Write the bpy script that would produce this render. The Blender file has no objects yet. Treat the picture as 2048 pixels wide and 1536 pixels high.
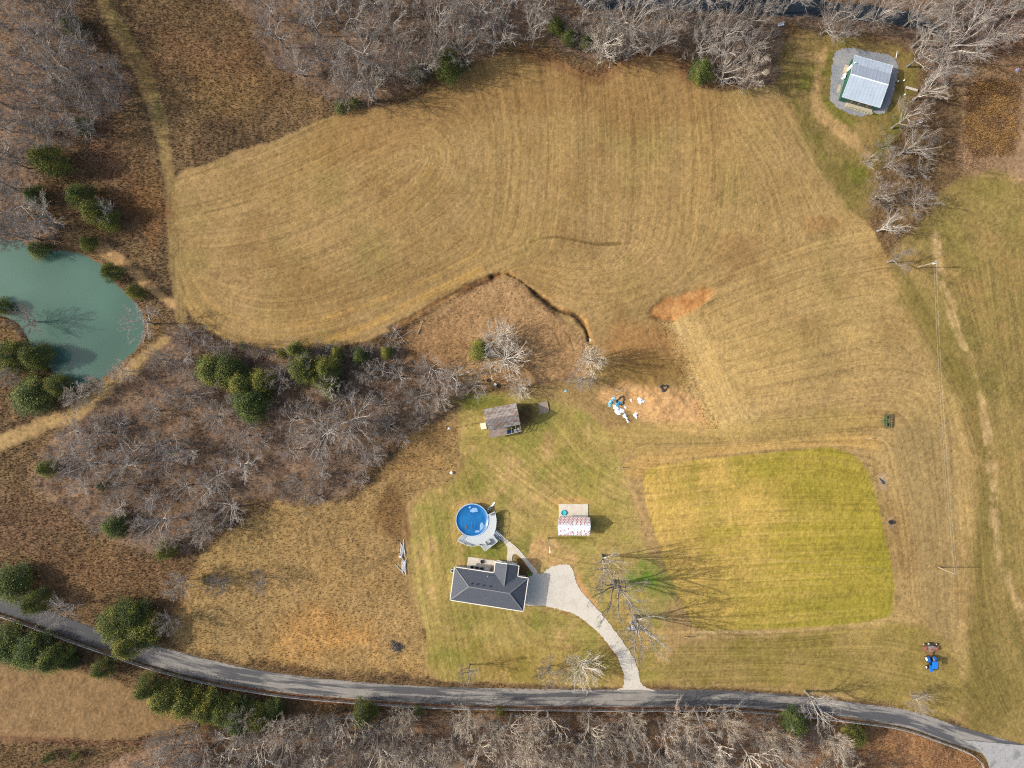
import bpy, math, random
import numpy as np

# ------------------------------------------------------------------ camera, sky, sun, exposure
S = 0.12            # metres per photo pixel on the ground
HC = 165.0          # flying height of the camera
SUN_EL, SUN_AZ = math.radians(33.0), math.radians(180.0)   # the sun stands over -X
scene = bpy.context.scene
C = scene.collection

cam_d = bpy.data.cameras.new("camera")
cam = bpy.data.objects.new("camera", cam_d)
C.objects.link(cam)
cam.location = (0, 0, HC)
cam.rotation_euler = (0, 0, 0)
cam_d.sensor_width = 36.0
cam_d.angle = 2 * math.atan(1024 * S / HC)
cam_d.clip_start, cam_d.clip_end = 0.5, 6000
scene.camera = cam

world = bpy.data.worlds.new("World")
scene.world = world
world.use_nodes = True
wn = world.node_tree
sky = wn.nodes.new("ShaderNodeTexSky")
sky.sky_type = 'NISHITA'
sky.sun_disc = False
sky.sun_elevation = SUN_EL
sky.sun_rotation = math.radians(270)
sky.air_density, sky.dust_density, sky.ozone_density = 1.0, 4.0, 1.0
wn.links.new(sky.outputs[0], wn.nodes["Background"].inputs[0])
wn.nodes["Background"].inputs[1].default_value = 0.15

sun_d = bpy.data.lights.new("sun", 'SUN')
sun_d.energy = 3.2
sun_d.angle = math.radians(0.55)
sun_d.color = (1.0, 0.95, 0.87)
sun = bpy.data.objects.new("sun", sun_d)
C.objects.link(sun)
sun.rotation_euler = (0, -(math.pi / 2 - SUN_EL), 0)   # light travels towards +X and down
sun.location = (-60, 0, 120)

scene.view_settings.view_transform = 'Standard'
scene.view_settings.look = 'None'
scene.view_settings.exposure = 0.62
scene.view_settings.gamma = 1.0
scene.view_settings.use_curve_mapping = False
scene.cycles.use_denoising = False        # keep the grain of the sward crisp
scene.cycles.filter_width = 1.15
scene.cycles.max_bounces = 6

# ------------------------------------------------------------------ helpers
rnd = random.Random(7)
R = math.radians


def lin(r, g, b):
    f = lambda c: (c / 255 / 12.92) if c / 255 <= 0.04045 else ((c / 255 + 0.055) / 1.055) ** 2.4
    return (f(r), f(g), f(b))


def W(px, py, z=0.0):
    """Ground-plan position of what the photo shows at a pixel when it stands z metres up."""
    k = S * (HC - z) / HC
    return ((px - 1024) * k, (768 - py) * k)


def W3(px, py, z=0.0):
    x, y = W(px, py, z)
    return (x, y, z)


def new_mat(name):
    m = bpy.data.materials.new(name)
    m.use_nodes = True
    nt = m.node_tree
    return m, nt, nt.nodes["Principled BSDF"]


def mat(name, col, rough=0.7, var=0.15, scale=3.0, metal=0.0, col2=None, scale2=None, bump=0.0, spec=None, thresh=(0.4, 0.6), objvar=0.0, stretch=None):
    """Colour varied by noise; col2 mixes in by a second noise; objvar varies brightness from object to object."""
    m, nt, p = new_mat(name)
    tc = nt.nodes.new("ShaderNodeTexCoord")
    vec = tc.outputs["Object"]
    if stretch:
        mp = nt.nodes.new("ShaderNodeMapping")
        mp.inputs["Scale"].default_value = stretch
        nt.links.new(vec, mp.inputs[0])
        vec = mp.outputs[0]
    n1 = nt.nodes.new("ShaderNodeTexNoise")
    n1.inputs["Scale"].default_value = scale
    n1.inputs["Detail"].default_value = 6
    nt.links.new(vec, n1.inputs["Vector"])
    base = nt.nodes.new("ShaderNodeRGB")
    base.outputs[0].default_value = (*col, 1)
    out = base.outputs[0]
    if col2 is not None:
        n2 = nt.nodes.new("ShaderNodeTexNoise")
        n2.inputs["Scale"].default_value = scale2 or scale * 0.4
        n2.inputs["Detail"].default_value = 8
        n2.inputs["Roughness"].default_value = 0.65
        nt.links.new(vec, n2.inputs["Vector"])
        mr = nt.nodes.new("ShaderNodeMapRange")
        mr.inputs[1].default_value, mr.inputs[2].default_value = thresh
        nt.links.new(n2.outputs[0], mr.inputs[0])
        mx = nt.nodes.new("ShaderNodeMix")
        mx.data_type = 'RGBA'
        nt.links.new(mr.outputs[0], mx.inputs[0])
        nt.links.new(out, mx.inputs[6])
        mx.inputs[7].default_value = (*col2, 1)
        out = mx.outputs[2]
    mr = nt.nodes.new("ShaderNodeMapRange")
    mr.inputs[1].default_value, mr.inputs[2].default_value = 0.25, 0.75
    mr.inputs[3].default_value, mr.inputs[4].default_value = 1 - var, 1 + var
    nt.links.new(n1.outputs[0], mr.inputs[0])
    fac = mr.outputs[0]
    if objvar:
        oi = nt.nodes.new("ShaderNodeObjectInfo")
        m2 = nt.nodes.new("ShaderNodeMapRange")
        m2.inputs[3].default_value, m2.inputs[4].default_value = 1 - objvar, 1 + objvar
        nt.links.new(oi.outputs["Random"], m2.inputs[0])
        ml = nt.nodes.new("ShaderNodeMath")
        ml.operation = 'MULTIPLY'
        nt.links.new(fac, ml.inputs[0])
        nt.links.new(m2.outputs[0], ml.inputs[1])
        fac = ml.outputs[0]
    mul = nt.nodes.new("ShaderNodeVectorMath")
    mul.operation = 'SCALE'
    nt.links.new(out, mul.inputs[0])
    nt.links.new(fac, mul.inputs["Scale"])
    nt.links.new(mul.outputs[0], p.inputs["Base Color"])
    p.inputs["Roughness"].default_value = rough
    p.inputs["Metallic"].default_value = metal
    if spec is not None:
        p.inputs["Specular IOR Level"].default_value = spec
    if bump:
        b = nt.nodes.new("ShaderNodeBump")
        b.inputs["Strength"].default_value = bump
        b.inputs["Distance"].default_value = 0.05
        nt.links.new(n1.outputs[0], b.inputs["Height"])
        nt.links.new(b.outputs[0], p.inputs["Normal"])
    return m


class MB:
    """Collects shapes and links them as ONE mesh object."""

    def __init__(self, o=(0, 0, 0)):
        self.v, self.f, self.m, self.o = [], [], [], o

    def add(self, vs, fs, mi=0):
        b = len(self.v)
        self.v += [tuple(q) for q in vs]
        self.f += [tuple(b + i for i in f) for f in fs]
        self.m += [mi] * len(fs)
        return self

    def box(self, c, s, rz=0.0, mi=0, tilt=None):
        cx, cy, cz = c
        a, b, h = s[0] / 2, s[1] / 2, s[2] / 2
        co, si = math.cos(rz), math.sin(rz)
        vs = []
        for z in (-h, h):
            for x, y in ((-a, -b), (a, -b), (a, b), (-a, b)):
                zz = z + (x * tilt if tilt else 0)
                vs.append((cx + x * co - y * si, cy + x * si + y * co, cz + zz))
        return self.add(vs, [(3, 2, 1, 0), (4, 5, 6, 7), (0, 1, 5, 4), (1, 2, 6, 5), (2, 3, 7, 6), (3, 0, 4, 7)], mi)

    def prism(self, pts, z0, z1, mi=0):
        """pts: plan outline; z0/z1 numbers or per-point lists."""
        a = sum(pts[i - 1][0] * pts[i][1] - pts[i][0] * pts[i - 1][1] for i in range(len(pts)))
        if a < 0:
            pts = pts[::-1]
            if not isinstance(z0, (int, float)): z0 = z0[::-1]
            if not isinstance(z1, (int, float)): z1 = z1[::-1]
        n = len(pts)
        g = lambda z, i: z if isinstance(z, (int, float)) else z[i]
        vs = [(pts[i][0], pts[i][1], g(z0, i)) for i in range(n)] + [(pts[i][0], pts[i][1], g(z1, i)) for i in range(n)]
        fs = [tuple(range(n - 1, -1, -1)), tuple(range(n, 2 * n))] + [(i, (i + 1) % n, n + (i + 1) % n, n + i) for i in range(n)]
        return self.add(vs, fs, mi)

    def tube(self, p0, p1, r0, r1=None, n=8, mi=0):
        r1 = r0 if r1 is None else r1
        p0, p1 = np.array(p0, float), np.array(p1, float)
        d = p1 - p0
        L = np.linalg.norm(d)
        if L < 1e-6: return self
        d /= L
        u = np.cross(d, (0, 0, 1) if abs(d[2]) < 0.9 else (1, 0, 0))
        u /= np.linalg.norm(u)
        w = np.cross(d, u)
        vs = []
        for p, r in ((p0, r0), (p1, r1)):
            for k in range(n):
                t = 2 * math.pi * k / n
                vs.append(tuple(p + r * (math.cos(t) * u + math.sin(t) * w)))
        fs = [tuple(range(n)), tuple(range(2 * n - 1, n - 1, -1))] + [(k, n + k, n + (k + 1) % n, (k + 1) % n) for k in range(n)]
        return self.add(vs, fs, mi)

    def bar(self, p0, p1, w, h, mi=0):
        """Rectangular bar between two points (w across, h up)."""
        p0, p1 = np.array(p0, float), np.array(p1, float)
        d = p1 - p0
        L = np.linalg.norm(d)
        if L < 1e-6: return self
        d /= L
        u = np.cross(d, (0, 0, 1))
        if np.linalg.norm(u) < 1e-3: u = np.array((1.0, 0, 0))
        u /= np.linalg.norm(u)
        v = np.cross(u, d)
        vs = []
        for p in (p0, p1):
            for a, b in ((-1, -1), (1, -1), (1, 1), (-1, 1)):
                vs.append(tuple(p + a * u * w / 2 + b * v * h / 2))
        return self.add(vs, [(0, 1, 2, 3), (7, 6, 5, 4), (0, 4, 5, 1), (1, 5, 6, 2), (2, 6, 7, 3), (3, 7, 4, 0)], mi)

    def blob(self, c, s, seed=0, n=10, m=7, rough=0.25, mi=0):
        rr = random.Random(seed)
        vs, fs = [], []
        for j in range(m + 1):
            ph = math.pi * j / m
            for i in range(n):
                t = 2 * math.pi * i / n
                k = 1 + rr.uniform(-rough, rough)
                vs.append((c[0] + s[0] * k * math.sin(ph) * math.cos(t), c[1] + s[1] * k * math.sin(ph) * math.sin(t), c[2] + s[2] * k * math.cos(ph)))
        for j in range(m):
            for i in range(n):
                fs.append((j * n + i, (j + 1) * n + i, (j + 1) * n + (i + 1) % n, j * n + (i + 1) % n))
        return self.add(vs, fs, mi)

    def build(self, name, mats, parent=None, smooth=False):
        me = bpy.data.meshes.new(name)
        ox, oy, oz = self.o
        me.from_pydata([(x - ox, y - oy, z - oz) for x, y, z in self.v], [], self.f)
        for m in (mats if isinstance(mats, (list, tuple)) else [mats]):
            me.materials.append(m)
        me.polygons.foreach_set("material_index", self.m)
        if smooth:
            me.polygons.foreach_set("use_smooth", [True] * len(self.f))
        me.update()
        ob = bpy.data.objects.new(name, me)
        C.objects.link(ob)
        if parent is not None:
            ob.parent = parent
        else:
            ob.location = self.o
        return ob


def np_mesh(name, V, F, mats, mi=None, smooth=False, colors=None):
    """Mesh from numpy arrays: V (n,3), F (m,k) all of one size."""
    me = bpy.data.meshes.new(name)
    k = F.shape[1]
    me.vertices.add(len(V))
    me.vertices.foreach_set("co", np.ascontiguousarray(V, dtype=np.float32).ravel())
    me.loops.add(F.size)
    me.loops.foreach_set("vertex_index", np.ascontiguousarray(F, dtype=np.int32).ravel())
    me.polygons.add(len(F))
    me.polygons.foreach_set("loop_start", np.arange(0, F.size, k, dtype=np.int32))
    me.polygons.foreach_set("loop_total", np.full(len(F), k, dtype=np.int32))
    for m in (mats if isinstance(mats, (list, tuple)) else [mats]):
        me.materials.append(m)
    if mi is not None:
        me.polygons.foreach_set("material_index", np.asarray(mi, dtype=np.int32))
    me.polygons.foreach_set("use_smooth", np.full(len(F), smooth, dtype=bool))
    if colors is not None:
        at = me.color_attributes.new("Col", 'FLOAT_COLOR', 'POINT')
        cc = np.ones((len(V), 4), np.float32)
        cc[:, :3] = colors
        at.data.foreach_set("color", cc.ravel())
    me.update(calc_edges=True)
    me.validate()
    return me


def link(name, me, parent=None):
    o = bpy.data.objects.new(name, me)
    C.objects.link(o)
    o.parent = parent
    return o


def tag(o, label=None, cat=None, group=None, kind=None):
    if label: o["label"] = label
    if cat: o["category"] = cat
    if group: o["group"] = group
    if kind: o["kind"] = kind
    return o


def thing(name, loc, label, cat, group=None, rz=0.0):
    o = bpy.data.objects.new(name, None)
    o.empty_display_size = 0.3
    C.objects.link(o)
    o.location = loc
    o.rotation_euler = (0, 0, rz)
    return tag(o, label, cat, group)


def copy_tree(root, loc, rz=0.0, sc=1.0, label=None, group=None, cat=None):
    r = root.copy()
    C.objects.link(r)
    r.location, r.rotation_euler = loc, (0, 0, rz)
    r.scale = (sc, sc, sc) if isinstance(sc, (int, float)) else sc
    tag(r, label, cat, group)
    for ch in list(root.children):
        c = ch.copy()
        C.objects.link(c)
        c.parent = r
        for g in list(ch.children):
            d = g.copy()
            C.objects.link(d)
            d.parent = c
    return r


def catmull(pts, n=5, closed=False):
    P = [np.array(p, float) for p in pts]
    N = len(P)
    out = []
    for i in range(N if closed else N - 1):
        a, b, c, d = (P[(i + k) % N] if closed else P[min(max(i + k, 0), N - 1)] for k in (-1, 0, 1, 2))
        for t in np.linspace(0, 1, n, endpoint=False):
            out.append(0.5 * ((2 * b) + (c - a) * t + (2 * a - 5 * b + 4 * c - d) * t * t + (3 * b - a - 3 * c + d) * t ** 3))
    if not closed: out.append(P[-1])
    return np.array(out)


# ------------------------------------------------------------------ ground arrays
STEP = 0.25
NX, NY = 1025, 777
gx = -128 + STEP * np.arange(NX)
gy = -97 + STEP * np.arange(NY)
PX1, PY1 = gx / S + 1024, 768 - gy / S
PX, PY = np.meshgrid(PX1, PY1)
cPX, cPY = PX[::4, ::4], PY[::4, ::4]


def up(a):
    t = np.arange(NX) / 4.0
    i = np.minimum(t.astype(int), a.shape[1] - 2)
    f = t - i
    b = a[:, i] * (1 - f) + a[:, i + 1] * f
    t = np.arange(NY) / 4.0
    j = np.minimum(t.astype(int), a.shape[0] - 2)
    f = (t - j)[:, None]
    return b[j] * (1 - f) + b[j + 1] * f


def vnoise(cell, seed, shape=(NY, NX)):
    """Value noise, cell in metres; about -1..1."""
    c = cell / STEP
    rs = np.random.RandomState(seed)
    lat = rs.uniform(-1, 1, (int(shape[0] / c) + 3, int(shape[1] / c) + 3)).astype(np.float32)
    y, x = np.arange(shape[0]) / c, np.arange(shape[1]) / c
    yi, xi = y.astype(int), x.astype(int)
    fy, fx = (y - yi).astype(np.float32), (x - xi).astype(np.float32)
    fy, fx = (fy * fy * (3 - 2 * fy))[:, None], fx * fx * (3 - 2 * fx)
    a = lat[:, xi] * (1 - fx) + lat[:, xi + 1] * fx
    return a[yi] * (1 - fy) + a[yi + 1] * fy


def fbm(cell, seed, octs=4, gain=0.55):
    out, amp, tot = 0, 1.0, 0
    for o in range(octs):
        out = out + amp * vnoise(cell / 2 ** o, seed + 17 * o)
        tot += amp * amp
        amp *= gain
    return out / math.sqrt(tot) * 1.6


def sstep(x, a, b):
    t = np.clip((x - a) / (b - a), 0, 1)
    return t * t * (3 - 2 * t)


def seg_dist(X, Y, pts, closed):
    P = np.asarray(pts, float)
    Q = np.roll(P, -1, 0) if closed else P[1:]
    A = P if closed else P[:-1]
    d = np.full(X.shape, 1e9)
    for a, b in zip(A, Q):
        ab = b - a
        L = ab @ ab + 1e-9
        t = np.clip(((X - a[0]) * ab[0] + (Y - a[1]) * ab[1]) / L, 0, 1)
        d = np.minimum(d, (X - a[0] - t * ab[0]) ** 2 + (Y - a[1] - t * ab[1]) ** 2)
    return np.sqrt(d)


def inside(X, Y, pts):
    P = np.asarray(pts, float)
    r = np.zeros(X.shape, bool)
    j = len(P) - 1
    for i in range(len(P)):
        xi, yi, xj, yj = *P[i], *P[j]
        if yi != yj:
            r ^= ((yi > Y) != (yj > Y)) & (X < (xj - xi) * (Y - yi) / (yj - yi) + xi)
        j = i
    return r


J1, J2 = fbm(9, 901, 5), fbm(3.0, 911, 4)     # shared edge jitter


def poly(pts, soft=6, jit=5, smooth=True):
    """Soft mask (0..1) of a photo-pixel outline; edges jittered by jit pixels."""
    P = catmull(pts, 4, True) if smooth else np.asarray(pts, float)
    d = seg_dist(cPX, cPY, P, True)
    d = np.where(inside(cPX, cPY, P), d, -d)
    return sstep(up(d) + jit * (0.7 * J1 + 0.5 * J2), -soft, soft)


def line(pts, w, soft=3, jit=1.0, smooth=True, fine=False):
    P = catmull(pts, 4) if smooth else np.asarray(pts, float)
    if fine:
        x0, x1 = np.searchsorted(PX1, (P[:, 0].min() - w * 3 - 30, P[:, 0].max() + w * 3 + 30))
        ry = np.nonzero((PY1 > P[:, 1].min() - w * 3 - 30) & (PY1 < P[:, 1].max() + w * 3 + 30))[0]
        d = np.full((NY, NX), 1e4)
        sl = (slice(ry[0], ry[-1] + 1), slice(x0, x1))
        d[sl] = seg_dist(PX[sl], PY[sl], P, False)
    else:
        d = up(seg_dist(cPX, cPY, P, False))
    return 1 - sstep(d + jit * (0.7 * J1 + 0.5 * J2), w / 2 - soft / 2, w / 2 + soft / 2)


def spot(px, py, rx, ry, soft=0.5, jit=0.25, rot=0.0):
    c, s = math.cos(rot), math.sin(rot)
    dx, dy = PX - px, PY - py
    d = np.sqrt(((dx * c + dy * s) / rx) ** 2 + ((-dx * s + dy * c) / ry) ** 2)
    return 1 - sstep(d + jit * (0.7 * J1 + 0.6 * J2), 1 - soft, 1 + soft)


def field(strokes):
    """Angle field that follows hand-drawn strokes (lists of photo pixels)."""
    sx, sy, c2, s2 = [], [], [], []
    for st in strokes:
        P = catmull(st, 4)
        for a, b in zip(P[:-1], P[1:]):
            th = math.atan2(-(b[1] - a[1]), b[0] - a[0])
            sx.append((a[0] + b[0]) / 2); sy.append((a[1] + b[1]) / 2)
            c2.append(math.cos(2 * th)); s2.append(math.sin(2 * th))
    X, Y = cPX[::2, ::2], cPY[::2, ::2]
    A = np.zeros(X.shape); B = np.zeros(X.shape)
    for x, y, c, s in zip(sx, sy, c2, s2):
        w = 1 / ((X - x) ** 2 + (Y - y) ** 2 + 60) ** 1.5
        A += w * c; B += w * s
    n = np.hypot(A, B) + 1e-12
    A, B = A / n, B / n
    th = 0.5 * np.arctan2(up8(B), up8(A))
    return th


def up8(a):
    t = np.arange(NX) / 8.0
    i = np.minimum(t.astype(int), a.shape[1] - 2); f = t - i
    b = a[:, i] * (1 - f) + a[:, i + 1] * f
    t = np.arange(NY) / 8.0
    j = np.minimum(t.astype(int), a.shape[0] - 2); f = (t - j)[:, None]
    return b[j] * (1 - f) + b[j + 1] * f


def lic(noise, th, L):
    acc = noise.copy(); cnt = 1
    jj, ii = np.mgrid[0:NY, 0:NX].astype(np.float32)
    cx, cy = np.cos(th).astype(np.float32), np.sin(th).astype(np.float32)
    for sgn in (1, -1):
        x, y = ii.copy(), jj.copy()
        dx, dy = sgn * cx, sgn * cy
        for s in range(L):
            x = np.clip(x + dx, 0, NX - 1); y = np.clip(y + dy, 0, NY - 1)
            xi, yi = (x + 0.5).astype(int).clip(0, NX - 1), (y + 0.5).astype(int).clip(0, NY - 1)
            acc += noise[yi, xi]; cnt += 1
            nx_, ny_ = cx[yi, xi], cy[yi, xi]
            f = np.where(nx_ * dx + ny_ * dy < 0, -1, 1)
            dx, dy = nx_ * f, ny_ * f
    acc /= cnt
    return (acc - acc.mean()) / acc.std()


rs0 = np.random.RandomState(5)
white = rs0.normal(0, 1, (NY, NX)).astype(np.float32)
grain = (white + 0.9 * vnoise(0.6, 31) * 1.7) / 1.6
mid = fbm(2.2, 41, 3)
big = fbm(16, 51, 5)
huge = fbm(45, 61, 4)

# ------------------------------------------------------------------ photo outlines used for ground and planting
HAY = [(362, 345), (430, 322), (520, 290), (640, 240), (700, 224), (800, 208), (880, 168), (950, 132), (1040, 110), (1110, 122), (1165, 148), (1200, 152), (1240, 126),
       (1300, 106), (1345, 118), (1380, 160), (1440, 186), (1560, 180), (1660, 330), (1760, 480), (1800, 550), (1900, 560), (2080, 560), (2080, 1500), (1920, 1445),
       (1800, 1408), (1500, 1380), (1300, 1372), (1000, 1366), (862, 1350), (850, 1270), (822, 1190), (806, 1110), (800, 1040), (830, 988), (918, 948), (920, 830),
       (960, 790), (1080, 770), (1180, 740), (1180, 690), (1120, 632), (1060, 575), (1000, 552), (900, 595), (820, 642), (760, 672), (700, 690), (560, 697), (470, 685),
       (405, 650), (372, 610), (358, 560), (352, 480), (348, 400)]
THICKET = [(360, 650), (480, 695), (700, 695), (790, 690), (860, 730), (930, 770), (920, 805), (880, 835), (800, 885), (700, 990), (600, 1010), (520, 1000), (445, 1055),
           (420, 1095), (310, 1105), (200, 1060), (60, 950), (120, 860), (230, 775), (330, 690)]
NW = [(-40, -40), (150, -40), (170, 60), (205, 100), (250, 140), (258, 190), (215, 240), (135, 300), (105, 340), (60, 420), (125, 460), (20, 495), (-40, 500)]
NN = [(505, 40), (515, -40), (1490, -40), (1570, 40), (1545, 165), (1480, 172), (1440, 150), (1350, 105), (1240, 112), (1200, 125), (1130, 100), (1060, 85), (950, 112),
      (880, 150), (800, 185), (720, 210), (655, 195), (560, 130)]
NE = [(1570, -40), (2090, -40), (2090, 40), (1975, 110), (1930, 165), (1880, 165), (1830, 110), (1760, 78), (1700, 66), (1600, 50)]
SS = [(240, 1580), (290, 1500), (400, 1465), (540, 1440), (640, 1425), (1000, 1432), (1500, 1432), (1640, 1455), (1700, 1480), (1730, 1580)]
POND = [(-60, 480), (20, 480), (70, 495), (150, 505), (200, 530), (225, 562), (262, 595), (285, 630), (275, 690), (225, 740), (165, 772), (130, 778), (95, 735), (60, 690),
        (30, 640), (-60, 600)]
CREEK = [(1100, -60), (1130, -10), (1200, 12), (1300, 14), (1420, 20), (1540, 26), (1650, 30), (1760, 42), (1830, 52), (1880, 62), (1895, 70), (1840, 30), (1700, 5), (1560, -15), (1500, -60)]
LAWN = [(925, 815), (1000, 790), (1100, 800), (1190, 835), (1240, 925), (1290, 1090), (1335, 1290), (1310, 1368), (1000, 1364), (868, 1345), (845, 1230), (822, 1120),
        (818, 1050), (845, 985), (922, 955)]
PASTURE = [(1290, 945), (1350, 925), (1480, 910), (1600, 900), (1670, 897), (1725, 925), (1752, 985), (1768, 1060), (1782, 1130), (1786, 1195), (1772, 1232), (1700, 1248),
           (1580, 1258), (1440, 1262), (1392, 1256), (1370, 1215), (1340, 1150), (1315, 1080), (1292, 1000)]
GULLY = [(985, 553), (1012, 547), (1040, 560), (1068, 582), (1095, 604), (1125, 624), (1150, 630), (1168, 650), (1178, 680)]
WASH = [(785, 655), (840, 625), (900, 590), (950, 568), (1000, 549)]
ROAD_U = [(-120, 1150), (-40, 1180), (0, 1193), (60, 1210), (150, 1242), (230, 1268), (320, 1293), (420, 1320), (512, 1340), (600, 1353), (752, 1367), (900, 1374), (1100, 1378),
          (1300, 1379), (1420, 1381), (1500, 1385), (1607, 1394), (1714, 1406), (1821, 1421), (1928, 1456), (2048, 1490), (2120, 1512)]
ROAD_L = [(-140, 1178), (-40, 1212), (0, 1226), (60, 1246), (150, 1279), (225, 1304), (305, 1331), (405, 1358), (505, 1376), (600, 1389), (752, 1401), (900, 1409), (1100, 1413),
          (1300, 1414), (1420, 1415), (1500, 1418), (1605, 1427), (1712, 1438), (1815, 1456), (1905, 1488), (2040, 1531), (2110, 1552)]
DRIVE = [(1050, 1162), (1068, 1148), (1086, 1147), (1100, 1135), (1130, 1128), (1144, 1136), (1151, 1160), (1161, 1180), (1176, 1197), (1200, 1224), (1222, 1251), (1246, 1284),
         (1268, 1317), (1276, 1342), (1280, 1362), (1290, 1374), (1306, 1383), (1236, 1383), (1247, 1372), (1247, 1350), (1240, 1326), (1226, 1301), (1206, 1275), (1180, 1250),
         (1151, 1229), (1125, 1220), (1095, 1213), (1044, 1205)]
WALK = [(988, 1060), (997, 1061), (1009, 1075), (1032, 1093), (1049, 1112), (1066, 1132), (1075, 1143), (1068, 1149), (1049, 1124), (1039, 1113), (1031, 1108), (1025, 1111),
        (1024, 1126), (1014, 1125), (1015, 1098), (1008, 1085), (998, 1077), (989, 1070)]
PAD = [(1667, 112), (1680, 100), (1706, 96), (1740, 103), (1780, 111), (1795, 128), (1795, 147), (1788, 180), (1777, 214), (1763, 228), (1745, 225), (1722, 233), (1693, 225), (1670, 211),
       (1660, 194), (1662, 162)]
SIDE_ROAD = [(1925, 1480), (1960, 1500), (1975, 1520), (1988, 1570), (2140, 1570), (2140, 1500), (2040, 1490)]

# ------------------------------------------------------------------ ground colour (albedo) and relief
K = 0.66
col = np.zeros((NY, NX, 3), np.float32)
rough_h = np.full((NY, NX), 0.035, np.float32)     # size of the micro relief


def paint(mask, rgb, amount=1.0, rgb2=None, by=None):
    c = np.array(lin(*rgb), np.float32)
    if rgb2 is not None:
        c2 = np.array(lin(*rgb2), np.float32)
        t = np.clip(0.5 + 0.5 * (by if by is not None else mid), 0, 1)[..., None]
        c = c * (1 - t) + c2 * t
    m = (mask * amount)[..., None]
    global col
    col = col * (1 - m) + c * m


def rough(mask, v):
    global rough_h
    rough_h = rough_h * (1 - mask) + v * mask


one = np.ones((NY, NX), np.float32)
m_hay = poly(HAY, 5, 3)
m_lawn = poly(LAWN, 5, 4)
m_past = poly(PASTURE, 3, 1.2)
woods = np.clip(poly(NW, 14, 10) + poly(NN, 12, 8) + poly(NE, 14, 10) + poly(THICKET, 14, 10) + poly(SS, 8, 6), 0, 1)
# meadow of dead weeds everywhere first
paint(one, (118, 95, 68), 1, (134, 109, 76), big)
rough(one, 0.075)
paint(np.clip(0.5 + 0.6 * fbm(5, 71, 4), 0, 1), (102, 82, 60), 0.55)
paint(np.clip(fbm(7, 72, 4) - 0.4, 0, 1), (152, 120, 74), 0.3)
# wood floors
paint(woods, (120, 98, 80), 1, (136, 112, 90), mid)
paint(woods * np.clip(fbm(6, 73, 4), 0, 1), (130, 102, 72), 0.4)
m_s = poly(SS, 8, 6)
paint(m_s, (150, 122, 97), 0.9, (172, 136, 102), fbm(4, 74, 4))
paint(m_s * np.clip(fbm(8, 75, 4) - .1, 0, 1), (128, 96, 74), 0.6)
m_corner = poly([(1640, 1560), (1660, 1500), (1760, 1455), (1850, 1480), (1960, 1515), (1985, 1570)], 6, 5)
paint(m_corner, (164, 124, 84), 0.95, (140, 106, 76), fbm(3, 76, 3))
# field south-west of the road
m_sw = poly([(-60, 1330), (60, 1330), (200, 1345), (300, 1390), (420, 1425), (560, 1440), (520, 1455), (380, 1462), (250, 1475), (-60, 1480)], 6, 5)
paint(m_sw, (148, 119, 82), 1, (134, 108, 74), big)
rough(m_sw, 0.05)
paint(line([(-40, 1478), (120, 1482), (260, 1485), (350, 1470)], 12, 6), (112, 78, 60), 0.6)
# rough field west of the lawn
m_wf = poly([(445, 1070), (540, 1010), (620, 1015), (720, 980), (800, 890), (900, 835), (925, 835), (920, 950), (835, 990), (805, 1050), (812, 1120), (828, 1190), (852, 1270), (864, 1346),
             (540, 1330), (400, 1300), (330, 1270), (380, 1150)], 10, 8)
paint(m_wf, (172, 141, 92), 1, (158, 131, 84), big)
paint(m_wf * sstep(-PY + .25 * PX, -1080, -900), (146, 120, 78), .45)
paint(m_wf * np.clip(fbm(6, 77, 4), 0, 1), (182, 144, 88), 0.5)
paint(spot(640, 1270, 110, 50), (200, 148, 82), 0.45)
paint(spot(470, 1250, 90, 40), (152, 126, 84), 0.5)
paint(spot(820, 880, 90, 60) * m_wf, (150, 114, 72), 0.5)
rough(m_wf, 0.060)
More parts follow.
